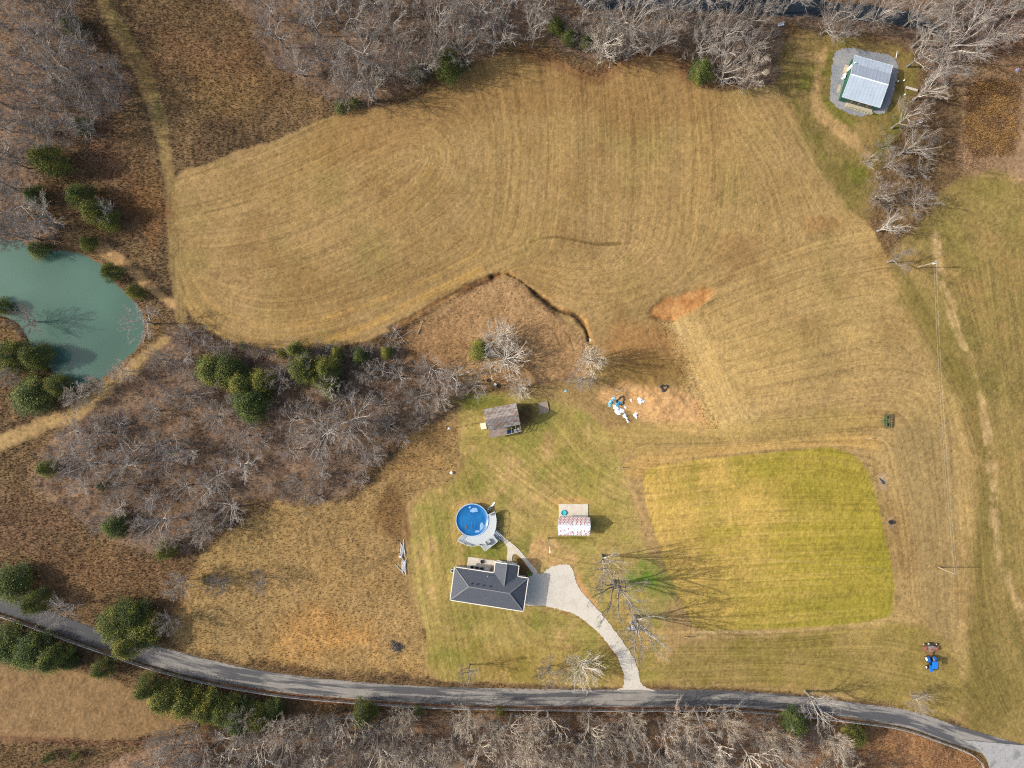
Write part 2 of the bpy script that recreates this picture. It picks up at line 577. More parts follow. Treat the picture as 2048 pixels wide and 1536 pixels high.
# mown hay meadow
st = [[(365, 560), (385, 610), (430, 655), (500, 680), (570, 686), (640, 678), (740, 645), (850, 590), (960, 535), (1040, 500)],
      [(375, 500), (400, 570), (450, 620), (540, 640), (640, 630), (760, 590), (880, 530)],
      [(370, 420), (450, 400), (540, 370), (640, 330)], [(380, 470), (470, 460), (560, 440), (640, 400)], [(430, 540), (540, 520), (640, 490), (760, 430)],
      [(380, 360), (470, 330), (560, 295), (650, 255)], [(520, 420), (640, 350), (740, 290), (800, 262), (860, 262), (895, 300), (885, 350), (850, 390)],
      [(640, 560), (760, 500), (880, 430), (960, 360)], [(700, 240), (780, 230), (860, 215), (920, 230), (945, 290), (940, 380)],
      [(960, 140), (985, 250), (985, 380), (975, 480)], [(1060, 130), (1075, 250), (1070, 400), (1060, 470)], [(1160, 170), (1165, 300), (1160, 460)],
      [(1250, 160), (1262, 300), (1255, 450)], [(1320, 120), (1350, 180), (1352, 300), (1345, 450)], [(1385, 190), (1395, 300), (1390, 420), (1375, 500), (1330, 560), (1240, 600), (1180, 640)],
      [(1430, 200), (1440, 320), (1430, 420)], [(1480, 240), (1540, 320), (1580, 420), (1590, 480)], [(1560, 260), (1620, 360), (1680, 460)],
      [(1400, 570), (1500, 530), (1620, 490), (1700, 470)], [(1440, 640), (1540, 600), (1660, 560), (1760, 540)], [(1460, 720), (1560, 690), (1680, 660), (1800, 640)],
      [(1340, 650), (1375, 740), (1420, 840)], [(1400, 640), (1440, 740), (1480, 840)], [(1200, 880), (1400, 880), (1600, 860), (1740, 850)],
      [(1500, 800), (1620, 780), (1760, 750), (1860, 760)], [(1850, 700), (1890, 800), (1905, 1000), (1905, 1300)], [(1800, 900), (1830, 1050), (1840, 1200)],
      [(1790, 580), (1850, 680), (1920, 800), (1960, 900), (1980, 1050), (1990, 1200), (2040, 1350)], [(1880, 440), (1930, 640), (1980, 800), (2010, 1000)], [(1980, 400), (2010, 700), (2040, 1000)],
      [(1400, 1290), (1560, 1290), (1760, 1275), (1880, 1300)], [(1420, 1340), (1600, 1340), (1800, 1380)], [(1320, 960), (1460, 940), (1620, 930), (1720, 950)],
      [(1330, 1030), (1500, 1015), (1740, 1010)], [(1350, 1110), (1500, 1100), (1760, 1090)], [(1380, 1180), (1560, 1170), (1770, 1160)], [(1410, 1240), (1560, 1235), (1760, 1215)],
      [(830, 1000), (850, 1150), (880, 1320)], [(1150, 870), (1180, 910), (1230, 940)], [(1060, 560), (1150, 590), (1250, 600)]]
theta = field(st)
streak = lic(white, theta, 34)
streak2 = lic(vnoise(0.8, 81) * 1.7, theta, 90)
streak3 = lic(vnoise(2.6, 82) * 1.7, theta, 160)
streak4 = lic(rs0.normal(0, 1, (NY, NX)).astype(np.float32), theta, 130)
paint(m_hay, (170, 140, 93), 1, (155, 128, 83), big)
rough(m_hay, 0.030)
paint(m_hay * np.clip(0.45 + 0.3 * streak3 + 0.35 * big, 0, 1), (178, 146, 90), 0.40)
paint(m_hay * sstep(PX + 0.5 * PY, 1500, 2100) * np.clip(.7 + .4 * big, 0, 1), (194, 164, 106), 0.6)
paint(m_hay * np.clip(0.3 * streak2 + 0.5 * mid - 0.1, 0, 1), (122, 102, 58), 0.45)
paint(m_hay * np.clip(fbm(12, 83, 5) - 0.15, 0, 1), (142, 124, 72), 0.5)
paint(m_hay * np.clip(fbm(11, 85, 5) - 0.1, 0, 1), (142, 112, 68), 0.5)
paint(m_hay * np.clip(fbm(8, 84, 5) - 0.5, 0, 1), (148, 116, 70), 0.25)
# browner head of the hay meadow, next to the wood
m_top = poly([(640, 240), (900, 160), (1050, 108), (1110, 122), (1200, 152), (1300, 106), (1380, 160), (1400, 230), (1250, 250), (1100, 230), (950, 250), (800, 290), (650, 330)], 26, 14) * m_hay
paint(m_top, (144, 112, 68), 0.6)
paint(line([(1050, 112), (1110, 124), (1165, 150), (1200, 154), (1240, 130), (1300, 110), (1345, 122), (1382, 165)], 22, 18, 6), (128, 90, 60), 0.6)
for b, w_, a in (([(372, 600), (430, 655), (500, 682), (570, 688), (640, 680), (740, 648), (850, 592), (960, 540)], 14, 0.55), ([(380, 540), (410, 600), (470, 640), (560, 655), (680, 630), (800, 580)], 8, 0.45),
                 ([(640, 640), (760, 600), (880, 545), (960, 500)], 6, 0.6), ([(400, 480), (440, 560), (520, 605), (620, 610)], 6, 0.35)):
    paint(line(b, w_, 5, 2) * np.clip(0.7 + 0.4 * streak2, 0, 1), (192, 152, 84), a)
for b, w_, a in (([(1388, 200), (1396, 310), (1388, 420), (1372, 500), (1325, 565), (1230, 610)], 9, 0.5), ([(800, 262), (860, 258), (898, 300), (888, 360)], 10, 0.3), ([(1410, 200), (1405, 330), (1400, 420)], 5, .3)):
    paint(line(b, w_, 6, 2), (182, 150, 92), a)
# brown ground between gully and trees
m_gb = poly([(1000, 556), (1060, 585), (1120, 640), (1178, 690), (1190, 740), (1100, 765), (1000, 775), (930, 765), (860, 725), (800, 680), (850, 632), (920, 592)], 8, 6)
paint(m_gb, (174, 140, 98), 1, (162, 128, 88), fbm(5, 86, 4))
paint(spot(1095, 720, 70, 45), (148, 116, 80), 0.4)
paint(spot(870, 690, 60, 50), (150, 114, 76), 0.5)
rough(m_gb, 0.055)
# pale straw on the bank, bare dirt
paint(poly([(1335, 640), (1380, 640), (1420, 690), (1470, 780), (1500, 850), (1440, 870), (1400, 840), (1370, 760)], 22, 14), (212, 182, 126), 0.75, (186, 156, 102), mid)
paint(poly([(1400, 640), (1470, 640), (1540, 760), (1540, 860), (1450, 860)], 30, 16), (192, 162, 106), 0.45)
for o_ in (0, 14, 26, 44): paint(line([(1352 + o_, 650), (1385 + o_, 730), (1425 + o_, 830)], 2.5, 3, 3), (150, 122, 76), 0.45)
paint(spot(1530, 740, 190, 130, 0.6), (190, 158, 98), 0.55)
paint(spot(1290, 690, 70, 40), (166, 118, 72), 0.6)
m_dirt = poly([(1195, 790), (1240, 765), (1330, 770), (1380, 790), (1410, 840), (1400, 868), (1330, 858), (1280, 835), (1225, 815)], 6, 5)
paint(m_dirt, (218, 172, 116), 0.9, (200, 156, 104), fbm(3, 88, 4))
paint(spot(1280, 740, 90, 32), (138, 108, 60), 0.75)  # dark oval: the bare tree's cast shadow painted into the ground colour
m_red = poly([(1300, 628), (1320, 606), (1370, 588), (1420, 578), (1435, 580), (1400, 610), (1350, 634), (1315, 638)], 7, 6)
paint(m_red, (204, 150, 92), .85, (180, 122, 70), mid)
paint(line([(1300, 632), (1330, 640), (1345, 633)], 8, 4, 2), (120, 84, 48), .7)
paint(poly([(1420, 585), (1450, 540), (1480, 520), (1510, 515), (1470, 560)], 6, 6), (146, 114, 72), 0.6)
paint(spot(1480, 500, 55, 35), (146, 112, 70), 0.5)
paint(spot(1640, 450, 30, 16), (146, 108, 66), 0.5)
# tan ring road of the mown ground, around the pasture
paint(poly([(1240, 940), (1300, 905), (1480, 885), (1640, 870), (1740, 870), (1760, 900), (1680, 892), (1500, 905), (1340, 925), (1270, 955)], 5, 4), (192, 156, 92), 0.75)
paint(poly([(1180, 860), (1300, 850), (1480, 850), (1700, 820), (1760, 840), (1700, 865), (1480, 885), (1280, 905), (1200, 930)], 12, 8), (176, 150, 86), 0.6)
paint(poly([(1790, 860), (1900, 850), (1912, 1000), (1905, 1280), (1850, 1240), (1830, 1100), (1800, 960)], 12, 8), (158, 134, 88), 0.8)
paint(line([(1245, 938), (1275, 1010), (1300, 1080), (1322, 1150), (1355, 1228), (1386, 1268)], 9, 4, 2), (182, 148, 98), 0.95)
paint(line([(1243, 945), (1270, 1012), (1296, 1085), (1316, 1152)], 2, 2, 1), (104, 88, 50), 0.85)
paint(line([(1736, 890), (1752, 960), (1768, 1040), (1784, 1120), (1790, 1200)], 2, 2, 1), (108, 94, 52), 0.7)
paint(line([(1386, 1268), (1460, 1266), (1580, 1264), (1700, 1254), (1775, 1240)], 7, 4, 2), (178, 152, 102), 0.95)
paint(line([(1775, 1240), (1795, 1200), (1788, 1120), (1772, 1040), (1755, 960), (1742, 880)], 6, 4, 2), (158, 134, 82), 0.8)
# lawn
paint(m_lawn, (170, 149, 86), 0.9, (158, 140, 76), big)
paint(m_lawn * np.clip(fbm(5, 91, 5) - 0.05, 0, 1), (130, 132, 58), 0.55)
paint(m_lawn * np.clip(fbm(7, 89, 5), 0, 1), (174, 152, 92), 0.4)
paint(m_lawn * np.clip(fbm(3.4, 92, 5) - 0.45, 0, 1), (192, 158, 104), 0.7)
for x, y, rx, ry, c, a in ((980, 1095, 45, 22, (108, 126, 40), .6), (955, 805, 50, 18, (100, 112, 34), .7), (1085, 830, 40, 26, (112, 112, 52), .5), (1050, 1085, 35, 30, (118, 122, 48), .5), (1115, 1085, 45, 20, (124, 120, 50), .4),
                           (1310, 1165, 40, 45, (120, 136, 56), .7), (1288, 1158, 24, 26, (92, 130, 44), .75), (950, 1230, 60, 22, (118, 120, 50), .5), (1090, 1240, 50, 20, (128, 124, 54), .5), (900, 1320, 40, 20, (126, 128, 54), .6),
                           (940, 975, 40, 30, (120, 122, 48), .5), (1180, 1010, 60, 60, (150, 136, 62), .4), (1100, 990, 60, 20, (176, 150, 92), .4), (1060, 1320, 90, 40, (148, 122, 60), .5), (1260, 1300, 40, 60, (150, 124, 66), .5)):
    paint(spot(x, y, rx, ry, .6, .4), c, a)
rough(m_lawn, 0.035)
paint(poly([(1062, 1092), (1095, 1080), (1130, 1095), (1150, 1120), (1150, 1150), (1165, 1185), (1140, 1150), (1138, 1130), (1100, 1132), (1080, 1148), (1068, 1128)], 9, 12) * np.clip(.95 + .5 * mid, 0, 1), (210, 170, 116), 0.95, (186, 150, 100), mid)
paint(poly([(1150, 1140), (1175, 1185), (1200, 1215), (1195, 1222), (1165, 1190)], 4, 3), (196, 150, 98), 0.8)
paint(line([(1052, 1206), (1100, 1218), (1150, 1233), (1180, 1254), (1206, 1280), (1228, 1306), (1243, 1330), (1248, 1356)], 6, 3, 1.5), (150, 108, 66), 0.9)
paint(poly([(1028, 1110), (1040, 1116), (1052, 1130), (1066, 1148), (1052, 1154), (1036, 1150), (1036, 1128)], 3, 2), (120, 86, 58), 0.9)
paint(spot(950, 1012, 44, 20, .4), (190, 152, 96), 0.6)
paint(spot(925, 1050, 26, 40, .5), (176, 144, 88), 0.5)
paint(spot(1140, 1003, 45, 9, .5), (200, 158, 100), 0.6)
paint(spot(1054, 830, 16, 18, .4), (112, 84, 58), 0.8)
paint(spot(1087, 815, 12, 12, .3), (158, 124, 88), 0.8)
paint(spot(1096, 882, 10, 16), (166, 132, 90), .6)
paint(line([(1143, 870), (1155, 890), (1185, 915), (1215, 930)], 3, 3), (120, 106, 50), .5)
paint(line([(1150, 880), (1200, 900), (1250, 905)], 14, 10, 4), (168, 138, 80), .4)
# weeds at the lawn's west edge
paint(poly([(772, 960), (800, 970), (822, 1030), (830, 1070), (800, 1090), (765, 1060), (750, 1020)], 8, 8), (128, 96, 60), 0.7)
paint(line([(806, 1110), (820, 1180), (848, 1265), (862, 1340)], 4, 3, 2), (118, 96, 56), 0.5)
# pasture
paint(m_past, (164, 146, 60), 1, (152, 139, 56), fbm(20, 93, 3))
paint(m_past * np.clip(0.16 * streak3 + 0.3 * streak2 + 0.22 * fbm(6, 94, 4) + 0.30, 0, 1) * (1 - 0.75 * sstep(PX, 1520, 1720)), (204, 172, 96), 0.6)
paint(m_past * (1 - sstep(PX + .3 * PY, 1720, 1990)) * np.clip(.55 + .5 * fbm(7, 90, 4), 0, 1), (210, 172, 96), 0.7)
paint(m_past * np.clip(1.1 * sstep(-PX, -1500, -1330), 0, 1) * np.clip(fbm(5, 95, 4) + .2, 0, 1), (204, 166, 98), 0.5)
paint(m_past * np.clip(fbm(14, 96, 4), 0, 1) * sstep(PX, 1500, 1700), (142, 132, 46), 0.6)
rough(m_past, 0.045)
# strip south of the pasture and around the tractor
paint(poly([(1390, 1275), (1600, 1268), (1780, 1250), (1900, 1290), (1910, 1430), (1700, 1390), (1500, 1370), (1320, 1365), (1350, 1300)], 10, 8), (156, 134, 78), 0.9, (140, 124, 62), fbm(7, 97, 5))
# field to the east
m_east = poly([(1890, 380), (1960, 350), (2090, 350), (2090, 1520), (1935, 1450), (1950, 1200), (1960, 900), (1900, 740), (1800, 560), (1780, 500), (1850, 440)], 12, 6)
paint(m_east, (150, 128, 76), 1, (136, 120, 66), fbm(9, 98, 5))
paint(m_east * np.clip(fbm(6, 99, 4) - .3, 0, 1), (158, 128, 78), 0.6)
paint(poly([(1800, 560), (1850, 600), (1920, 720), (1970, 850), (1985, 1000), (1975, 1200), (2000, 1330), (2050, 1400), (1980, 1450), (1935, 1420), (1945, 900), (1860, 720)], 16, 8), (120, 106, 54), 0.6)
paint(line([(1872, 470), (1885, 560), (1905, 630), (1935, 700), (1955, 740), (1968, 830), (1985, 930), (1990, 1040), (1998, 1110), (2020, 1180), (2060, 1260)], 14, 10, 5) * np.clip(0.7 + 0.7 * mid, 0, 1), (190, 160, 112), 0.75)
paint(line([(1985, 1200), (2005, 1260), (2030, 1310)], 3, 2, 1), (178, 128, 80), .6)
paint(line([(1935, 780), (1950, 830), (1952, 880)], 4, 3, 1), (158, 110, 62), .5)
rough(m_east, 0.035)
# yard of the green cabin and garden beyond the creek
m_yard = poly([(1590, 70), (1700, 75), (1810, 95), (1832, 160), (1800, 240), (1770, 310), (1745, 400), (1730, 460), (1640, 330), (1560, 170)], 14, 8)
paint(m_yard, (140, 118, 72), 1, (126, 112, 60), fbm(6, 101, 4))
paint(m_yard * np.clip(fbm(4, 102, 4) - .3, 0, 1), (106, 112, 40), 0.6)
rough(m_yard, 0.04)
for p, w_ in (([(1650, 100), (1635, 150), (1630, 200), (1650, 235), (1690, 270), (1740, 310)], 20), ([(1600, 110), (1640, 115)], 20), ([(1790, 190), (1800, 215), (1788, 235)], 14)):
    paint(line(p, w_, 12, 6), (182, 148, 100), 0.75)
m_gard = poly([(1915, 130), (1990, 110), (2090, 90), (2090, 360), (1990, 345), (1915, 335), (1925, 230)], 8, 6)
paint(m_gard, (164, 134, 104), 0.95, (148, 118, 84), big)
m_bed = poly([(1938, 170), (2030, 165), (2035, 230), (2025, 305), (1975, 318), (1935, 300)], 6, 6)
paint(m_bed, (138, 110, 80), 0.95, (160, 128, 84), fbm(2.5, 103, 3) * 1.6)
rough(m_bed, 0.13)
paint(line([(1905, 345), (1960, 350), (2080, 365)], 5, 4, 2), (180, 148, 98), .7)
paint(spot(2000, 60, 90, 50), (122, 90, 72), .6)
# paths in the west
def worn(m_, h_=.03):
    rough(np.clip(m_ * 1.3, 0, 1), h_)
tr = [(190, -30), (225, 40), (262, 100), (295, 170), (318, 245), (334, 325), (346, 410), (352, 510), (358, 600), (362, 640)]
paint(line(tr, 26, 12, 4), (150, 126, 80), 0.95); worn(line(tr, 26, 12, 4))
paint(line([(205, -20), (240, 45), (280, 110), (306, 175), (322, 250)], 10, 8, 3), (116, 110, 58), 0.6)
paint(line([(p[0] - 5, p[1]) for p in tr[4:]], 4, 3, 1), (112, 90, 58), 0.7)
paint(line([(p[0] + 6, p[1]) for p in tr[4:]], 3, 3, 1), (116, 92, 58), 0.6)
paint(line([(190, 490), (245, 525), (300, 575), (345, 610)], 20, 10, 4), (180, 144, 98), 0.95); worn(line([(190, 490), (245, 525), (300, 575), (345, 610)], 22, 8, 4))
paint(line([(-40, 905), (30, 872), (90, 845), (150, 825), (215, 775), (270, 728), (330, 680)], 26, 14, 5), (176, 146, 98), 0.95); worn(line([(-40, 905), (30, 872), (90, 845), (150, 825), (215, 775), (270, 728), (330, 680)], 28, 10, 5))
paint(line([(-40, 905), (30, 872), (90, 845), (150, 825)], 3, 3, 2), (120, 92, 60), 0.5)
for x, y, rx, ry, c, a in ((420, 120, 130, 60, (134, 98, 68), .5), (440, 180, 70, 40, (150, 122, 76), .5), (230, 300, 60, 70, (134, 98, 76), .5), (300, 400, 40, 60, (150, 106, 62), .5), (240, 420, 60, 40, (120, 88, 58), .5),
                           (60, 1050, 110, 60, (124, 96, 74), .6), (200, 1150, 130, 40, (136, 104, 72), .6), (330, 1010, 60, 60, (118, 92, 70), .4)):
    paint(spot(x, y, rx, ry, .7, .5), c, a)
# verge below the road
paint(line([(400, 1366), (512, 1384), (640, 1400), (800, 1408), (1000, 1416), (1300, 1420), (1500, 1424), (1700, 1444)], 12, 5, 2), (140, 96, 68), .9)
# gully, wash
m_wash = line(WASH, 9, 6, 4, fine=True)
paint(m_wash, (108, 78, 54), 0.8, (150, 108, 64), mid)
g_d = line(GULLY, 8, 6, 4.5, fine=True)
g_c = line(GULLY, 4, 3, 2.5, fine=True)
g_o = line([(p_[0] + 3, p_[1] - 2) for p_ in GULLY], 7, 5, 4.0, fine=True)
paint(g_o * np.clip(.6 + .8 * mid, 0, 1), (176, 130, 78), 0.65)
paint(g_c, (84, 66, 42), 0.9, (116, 88, 54), mid)
paint(line([(1060, 485), (1080, 478), (1110, 474), (1150, 480), (1190, 488), (1240, 487)], 4, 3, 1.5, fine=True), (104, 84, 46), 0.7)
for p in ([(1128, 662), (1140, 680), (1146, 700)], [(1098, 655), (1112, 672), (1118, 690)]):
    paint(line(p, 3, 3, 1, fine=True), (96, 70, 42), .8)
# bare patches under the black things
paint(spot(1767, 964, 8, 14, .35, .3), (186, 156, 118), .9)
paint(spot(1782, 1046, 8, 10, .35, .3), (182, 152, 112), .9)
paint(spot(1876, 1134, 9, 6, .4, .3), (130, 100, 62), .7)
# pond floor
d = seg_dist(cPX, cPY, catmull(POND, 4, True), True)
d_pond = up(np.where(inside(cPX, cPY, catmull(POND, 4, True)), d, -d)) + 2.0 * J1
d = seg_dist(cPX, cPY, catmull(CREEK, 4, True), True)
d_creek = up(np.where(inside(cPX, cPY, catmull(CREEK, 4, True)), d, -d)) + 2.0 * J1
paint(sstep(d_pond, -7, 1), (104, 82, 58), 0.8)
paint(sstep(d_creek, -9, 1), (84, 70, 56), 0.8)
# grain of the sward
mott = 1 + 0.20 * grain + 0.10 * mid + 0.05 * big
mott = np.where(m_hay > 0.5, 1 + 0.17 * grain + 0.06 * streak + 0.075 * streak4 + 0.045 * streak2 + 0.05 * mid, mott)
mott = np.where(m_past > 0.5, 1 + 0.15 * grain + 0.05 * streak + 0.06 * streak4 + 0.05 * mid, mott)
col *= np.clip(mott, 0.45, 1.7)[..., None]
col *= K
# hard ground keeps no tufts
hard = np.clip(poly(ROAD_U + ROAD_L[::-1], 5, 0, False) + poly(DRIVE, 5, 0, False) + poly(WALK, 5, 0, False) + poly(SIDE_ROAD, 5, 0, False) + poly(PAD, 5, 0) +
               poly([(905, 1000), (1000, 1000), (1060, 1130), (1060, 1225), (895, 1205), (930, 1110)], 5, 0, False) + poly([(1110, 1000), (1185, 1000), (1185, 1078), (1110, 1078)], 5, 0, False), 0, 1)
low = 0.35 * fbm(38, 201, 3, 0.4)
flat = np.clip(poly([(870, 980), (1200, 960), (1320, 1120), (1330, 1400), (870, 1400)], 70, 0) + poly([(1630, 70), (1830, 70), (1820, 260), (1630, 260)], 40, 0) + poly([(930, 780), (1110, 780), (1110, 890), (930, 890)], 40, 0)
               + sstep(d_pond, -60, -10) + sstep(d_creek, -60, -10), 0, 1)
low = low * (1 - flat)
low += 1.1 * poly([(1390, 640), (1500, 620), (1620, 660), (1640, 760), (1580, 850), (1470, 860), (1420, 760)], 60, 0)     # straw-covered rise
low += 0.5 * spot(1330, 800, 60, 28, .8, .3) * (0.6 + 0.5 * fbm(3, 207, 3))                                              # dirt heap
low -= 0.35 * m_red
low -= 0.6 * g_d * np.clip(0.6 + 0.4 * g_c, 0, 1) + 0.25 * m_wash + 0.3 * g_c
low -= 1.0 * sstep(d_pond, -8, 16) + 1.1 * sstep(d_creek, -10, 8)
micro = rough_h * (0.8 * grain + 0.6 * mid) + 0.016 * m_hay * streak2 + 0.02 * m_past * streak
micro *= (1 - hard)
Hg = (low + micro).astype(np.float32)


def hz(x, y, base=True):
    a = low if base else Hg
    i = min(max((x + 128) / STEP, 0), NX - 2); j = min(max((y + 97) / STEP, 0), NY - 2)
    ii, jj = int(i), int(j)
    fx, fy = i - ii, j - jj
    return float((a[jj, ii] * (1 - fx) + a[jj, ii + 1] * fx) * (1 - fy) + (a[jj + 1, ii] * (1 - fx) + a[jj + 1, ii + 1] * fx) * fy)


def G(px, py):
    x, y = W(px, py)
    return (x, y, hz(x, y))


# ground sheet: fine in the middle, coarse rings out to the horizon
ext = np.cumsum(np.geomspace(0.6, 420, 26))
X1 = np.concatenate([gx[0] - ext[::-1], gx, gx[-1] + ext])
Y1 = np.concatenate([gy[0] - ext[::-1], gy, gy[-1] + ext])
E = len(ext)
idx = np.clip(np.arange(len(X1)) - E, 0, NX - 1)
idy = np.clip(np.arange(len(Y1)) - E, 0, NY - 1)
GX, GY = np.meshgrid(X1, Y1)
dist = np.maximum(np.maximum(np.abs(GX) - 128, np.abs(GY) - 97), 0)
fade = np.clip(dist / 25, 0, 1)
GZ = Hg[np.ix_(idy, idx)] * (1 - fade)
rs1 = np.random.RandomState(9)
cc = col[np.ix_(idy, idx)] * (1 - fade[..., None]) + (np.array(lin(118, 98, 68)) * K)[None, None] * fade[..., None] * (1 + 0.2 * rs1.normal(0, 1, GX.shape))[..., None]
V = np.stack([GX.ravel(), GY.ravel(), GZ.ravel()], 1)
nxx, nyy = len(X1), len(Y1)
q = (np.arange(nyy - 1)[:, None] * nxx + np.arange(nxx - 1)[None, :]).ravel()
F = np.stack([q, q + 1, q + nxx + 1, q + nxx], 1)

gm, nt, p = new_mat("sward")
ca = nt.nodes.new("ShaderNodeVertexColor"); ca.layer_name = "Col"
tc = nt.nodes.new("ShaderNodeTexCoord")
n1 = nt.nodes.new("ShaderNodeTexNoise"); n1.inputs["Scale"].default_value = 6.0; n1.inputs["Detail"].default_value = 5; n1.inputs["Roughness"].default_value = 0.7
nt.links.new(tc.outputs["Object"], n1.inputs["Vector"])
mr = nt.nodes.new("ShaderNodeMapRange"); mr.inputs[1].default_value, mr.inputs[2].default_value, mr.inputs[3].default_value, mr.inputs[4].default_value = 0.25, 0.75, 0.66, 1.34
nt.links.new(n1.outputs[0], mr.inputs[0])
sc_ = nt.nodes.new("ShaderNodeVectorMath"); sc_.operation = 'SCALE'
nt.links.new(ca.outputs[0], sc_.inputs[0]); nt.links.new(mr.outputs[0], sc_.inputs["Scale"])
nt.links.new(sc_.outputs[0], p.inputs["Base Color"])
p.inputs["Roughness"].default_value = 0.95
p.inputs["Specular IOR Level"].default_value = 0.1
bp = nt.nodes.new("ShaderNodeBump"); bp.inputs["Strength"].default_value = 0.6; bp.inputs["Distance"].default_value = 0.06
nt.links.new(n1.outputs[0], bp.inputs["Height"]); nt.links.new(bp.outputs[0], p.inputs["Normal"])
ground = link("ground", np_mesh("ground", V, F, gm, smooth=True, colors=cc.reshape(-1, 3)))
tag(ground, "rolling ground of mown hay meadow, lawn, pasture and leaf litter", "ground", kind='structure')

# ------------------------------------------------------------------ water
def water_mat(name, c, r=0.12, bump=0.25):
    m, nt, p = new_mat(name)
    tc = nt.nodes.new("ShaderNodeTexCoord")
    n = nt.nodes.new("ShaderNodeTexNoise"); n.inputs["Scale"].default_value = 0.035; n.inputs["Detail"].default_value = 5
    nt.links.new(tc.outputs["Object"], n.inputs["Vector"])
    mx = nt.nodes.new("ShaderNodeMix"); mx.data_type = 'RGBA'
    mr = nt.nodes.new("ShaderNodeMapRange"); mr.inputs[1].default_value, mr.inputs[2].default_value = 0.3, 0.7
    nt.links.new(n.outputs[0], mr.inputs[0]); nt.links.new(mr.outputs[0], mx.inputs[0])
    mx.inputs[6].default_value = (*[k * 0.72 for k in c], 1); mx.inputs[7].default_value = (*[k * 1.25 for k in c], 1)
    nt.links.new(mx.outputs[2], p.inputs["Base Color"])
    p.inputs["Roughness"].default_value = r
    p.inputs["IOR"].default_value = 1.33
    n2 = nt.nodes.new("ShaderNodeTexNoise"); n2.inputs["Scale"].default_value = 2.6; n2.inputs["Detail"].default_value = 4
    nt.links.new(tc.outputs["Object"], n2.inputs["Vector"])
    b = nt.nodes.new("ShaderNodeBump"); b.inputs["Strength"].default_value = bump; b.inputs["Distance"].default_value = 0.05
    nt.links.new(n2.outputs[0], b.inputs["Height"]); nt.links.new(b.outputs[0], p.inputs["Normal"])
    return m


def sheet(name, pts, z, m, n=1):
    me = bpy.data.meshes.new(name)
    P = [W(*q) for q in pts]
    a = sum(P[i - 1][0] * P[i][1] - P[i][0] * P[i - 1][1] for i in range(len(P)))
    if a < 0: P = P[::-1]
    me.from_pydata([(x, y, z) for x, y in P], [], [tuple(range(len(P)))])
    me.materials.append(m)
    me.update()
    return link(name, me)


def grown(pts, d):
    P = catmull(pts, 4, True)
    c = P.mean(0)
    T = np.roll(P, -1, 0) - np.roll(P, 1, 0)
    Nn = np.stack([T[:, 1], -T[:, 0]], 1)
    Nn /= np.linalg.norm(Nn, axis=1)[:, None] + 1e-9
    area = sum(P[i - 1][0] * P[i][1] - P[i][0] * P[i - 1][1] for i in range(len(P)))
    return P + Nn * d * (1 if area > 0 else -1)


tag(sheet("pond_water", grown(POND, 6), -0.32, water_mat("pond_water", (0.056, 0.112, 0.084))), "murky green pond water with tree-lined banks", "pond", kind='structure')
tag(sheet("creek_water", grown(CREEK, 7), -0.45, water_mat("creek_water", (0.016, 0.022, 0.028), 0.25)), "dark water of the creek running under bare trees", "creek", kind='structure')

# ------------------------------------------------------------------ road, drive, walk, gravel
def strip(name, up_, lo_, m, dz, n=6):
    a, b = catmull(up_, 8), catmull(lo_, 8)
    vs, fs = [], []
    for p0, p1 in zip(a, b):
        for k in range(n + 1):
            t = k / n
            x, y = W(*(p0 * (1 - t) + p1 * t))
            vs.append((x, y, hz(x, y) + dz + 0.05 * (1 - (2 * t - 1) ** 2)))
    for i in range(len(a) - 1):
        for k in range(n):
            q = i * (n + 1) + k
            fs.append((q, q + n + 1, q + n + 2, q + 1))
    me = bpy.data.meshes.new(name)
    me.from_pydata(vs, [], fs)
    me.materials.append(m)
    uv = me.uv_layers.new(name="UVMap")
    L = np.cumsum([0] + [float(np.linalg.norm(a[i + 1] - a[i])) * S for i in range(len(a) - 1)])
    for poly_ in me.polygons:
        for li in poly_.loop_indices:
            vi = me.loops[li].vertex_index
            uv.data[li].uv = (L[vi // (n + 1)], vi % (n + 1) / n)
    me.polygons.foreach_set("use_smooth", [True] * len(fs))
    me.update()
    return link(name, me)


rm, nt, p = new_mat("worn_asphalt")
uvn = nt.nodes.new("ShaderNodeUVMap"); uvn.uv_map = "UVMap"
def tex(scale, sx, sy, detail=6, rough_=0.6):
    mp = nt.nodes.new("ShaderNodeMapping"); mp.inputs["Scale"].default_value = (sx, sy, 1)
    nt.links.new(uvn.outputs[0], mp.inputs[0])
    n = nt.nodes.new("ShaderNodeTexNoise"); n.inputs["Scale"].default_value = scale; n.inputs["Detail"].default_value = detail; n.inputs["Roughness"].default_value = rough_
    nt.links.new(mp.outputs[0], n.inputs["Vector"])
    return n.outputs[0]
def ramp(sock, a, b):
    m_ = nt.nodes.new("ShaderNodeMapRange"); m_.inputs[1].default_value, m_.inputs[2].default_value = a, b
    nt.links.new(sock, m_.inputs[0]); return m_.outputs[0]
def mixc(f, a, b):
    m_ = nt.nodes.new("ShaderNodeMix"); m_.data_type = 'RGBA'
    nt.links.new(f, m_.inputs[0])
    for s_, v in ((6, a), (7, b)):
        if isinstance(v, tuple): m_.inputs[s_].default_value = (*v, 1)
        else: nt.links.new(v, m_.inputs[s_])
    return m_.outputs[2]
c0 = mixc(ramp(tex(1, 0.5, 3), 0.3, 0.7), (0.19, 0.176, 0.155), (0.265, 0.243, 0.21))
c1 = mixc(ramp(tex(1, 0.045, 2.2, 8, 0.62), 0.475, 0.54), c0, (0.056, 0.056, 0.060))      # dark patched seal
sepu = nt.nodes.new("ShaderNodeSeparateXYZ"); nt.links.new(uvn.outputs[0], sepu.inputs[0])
upl = ramp(sepu.outputs[0], 62.0, 40.0)
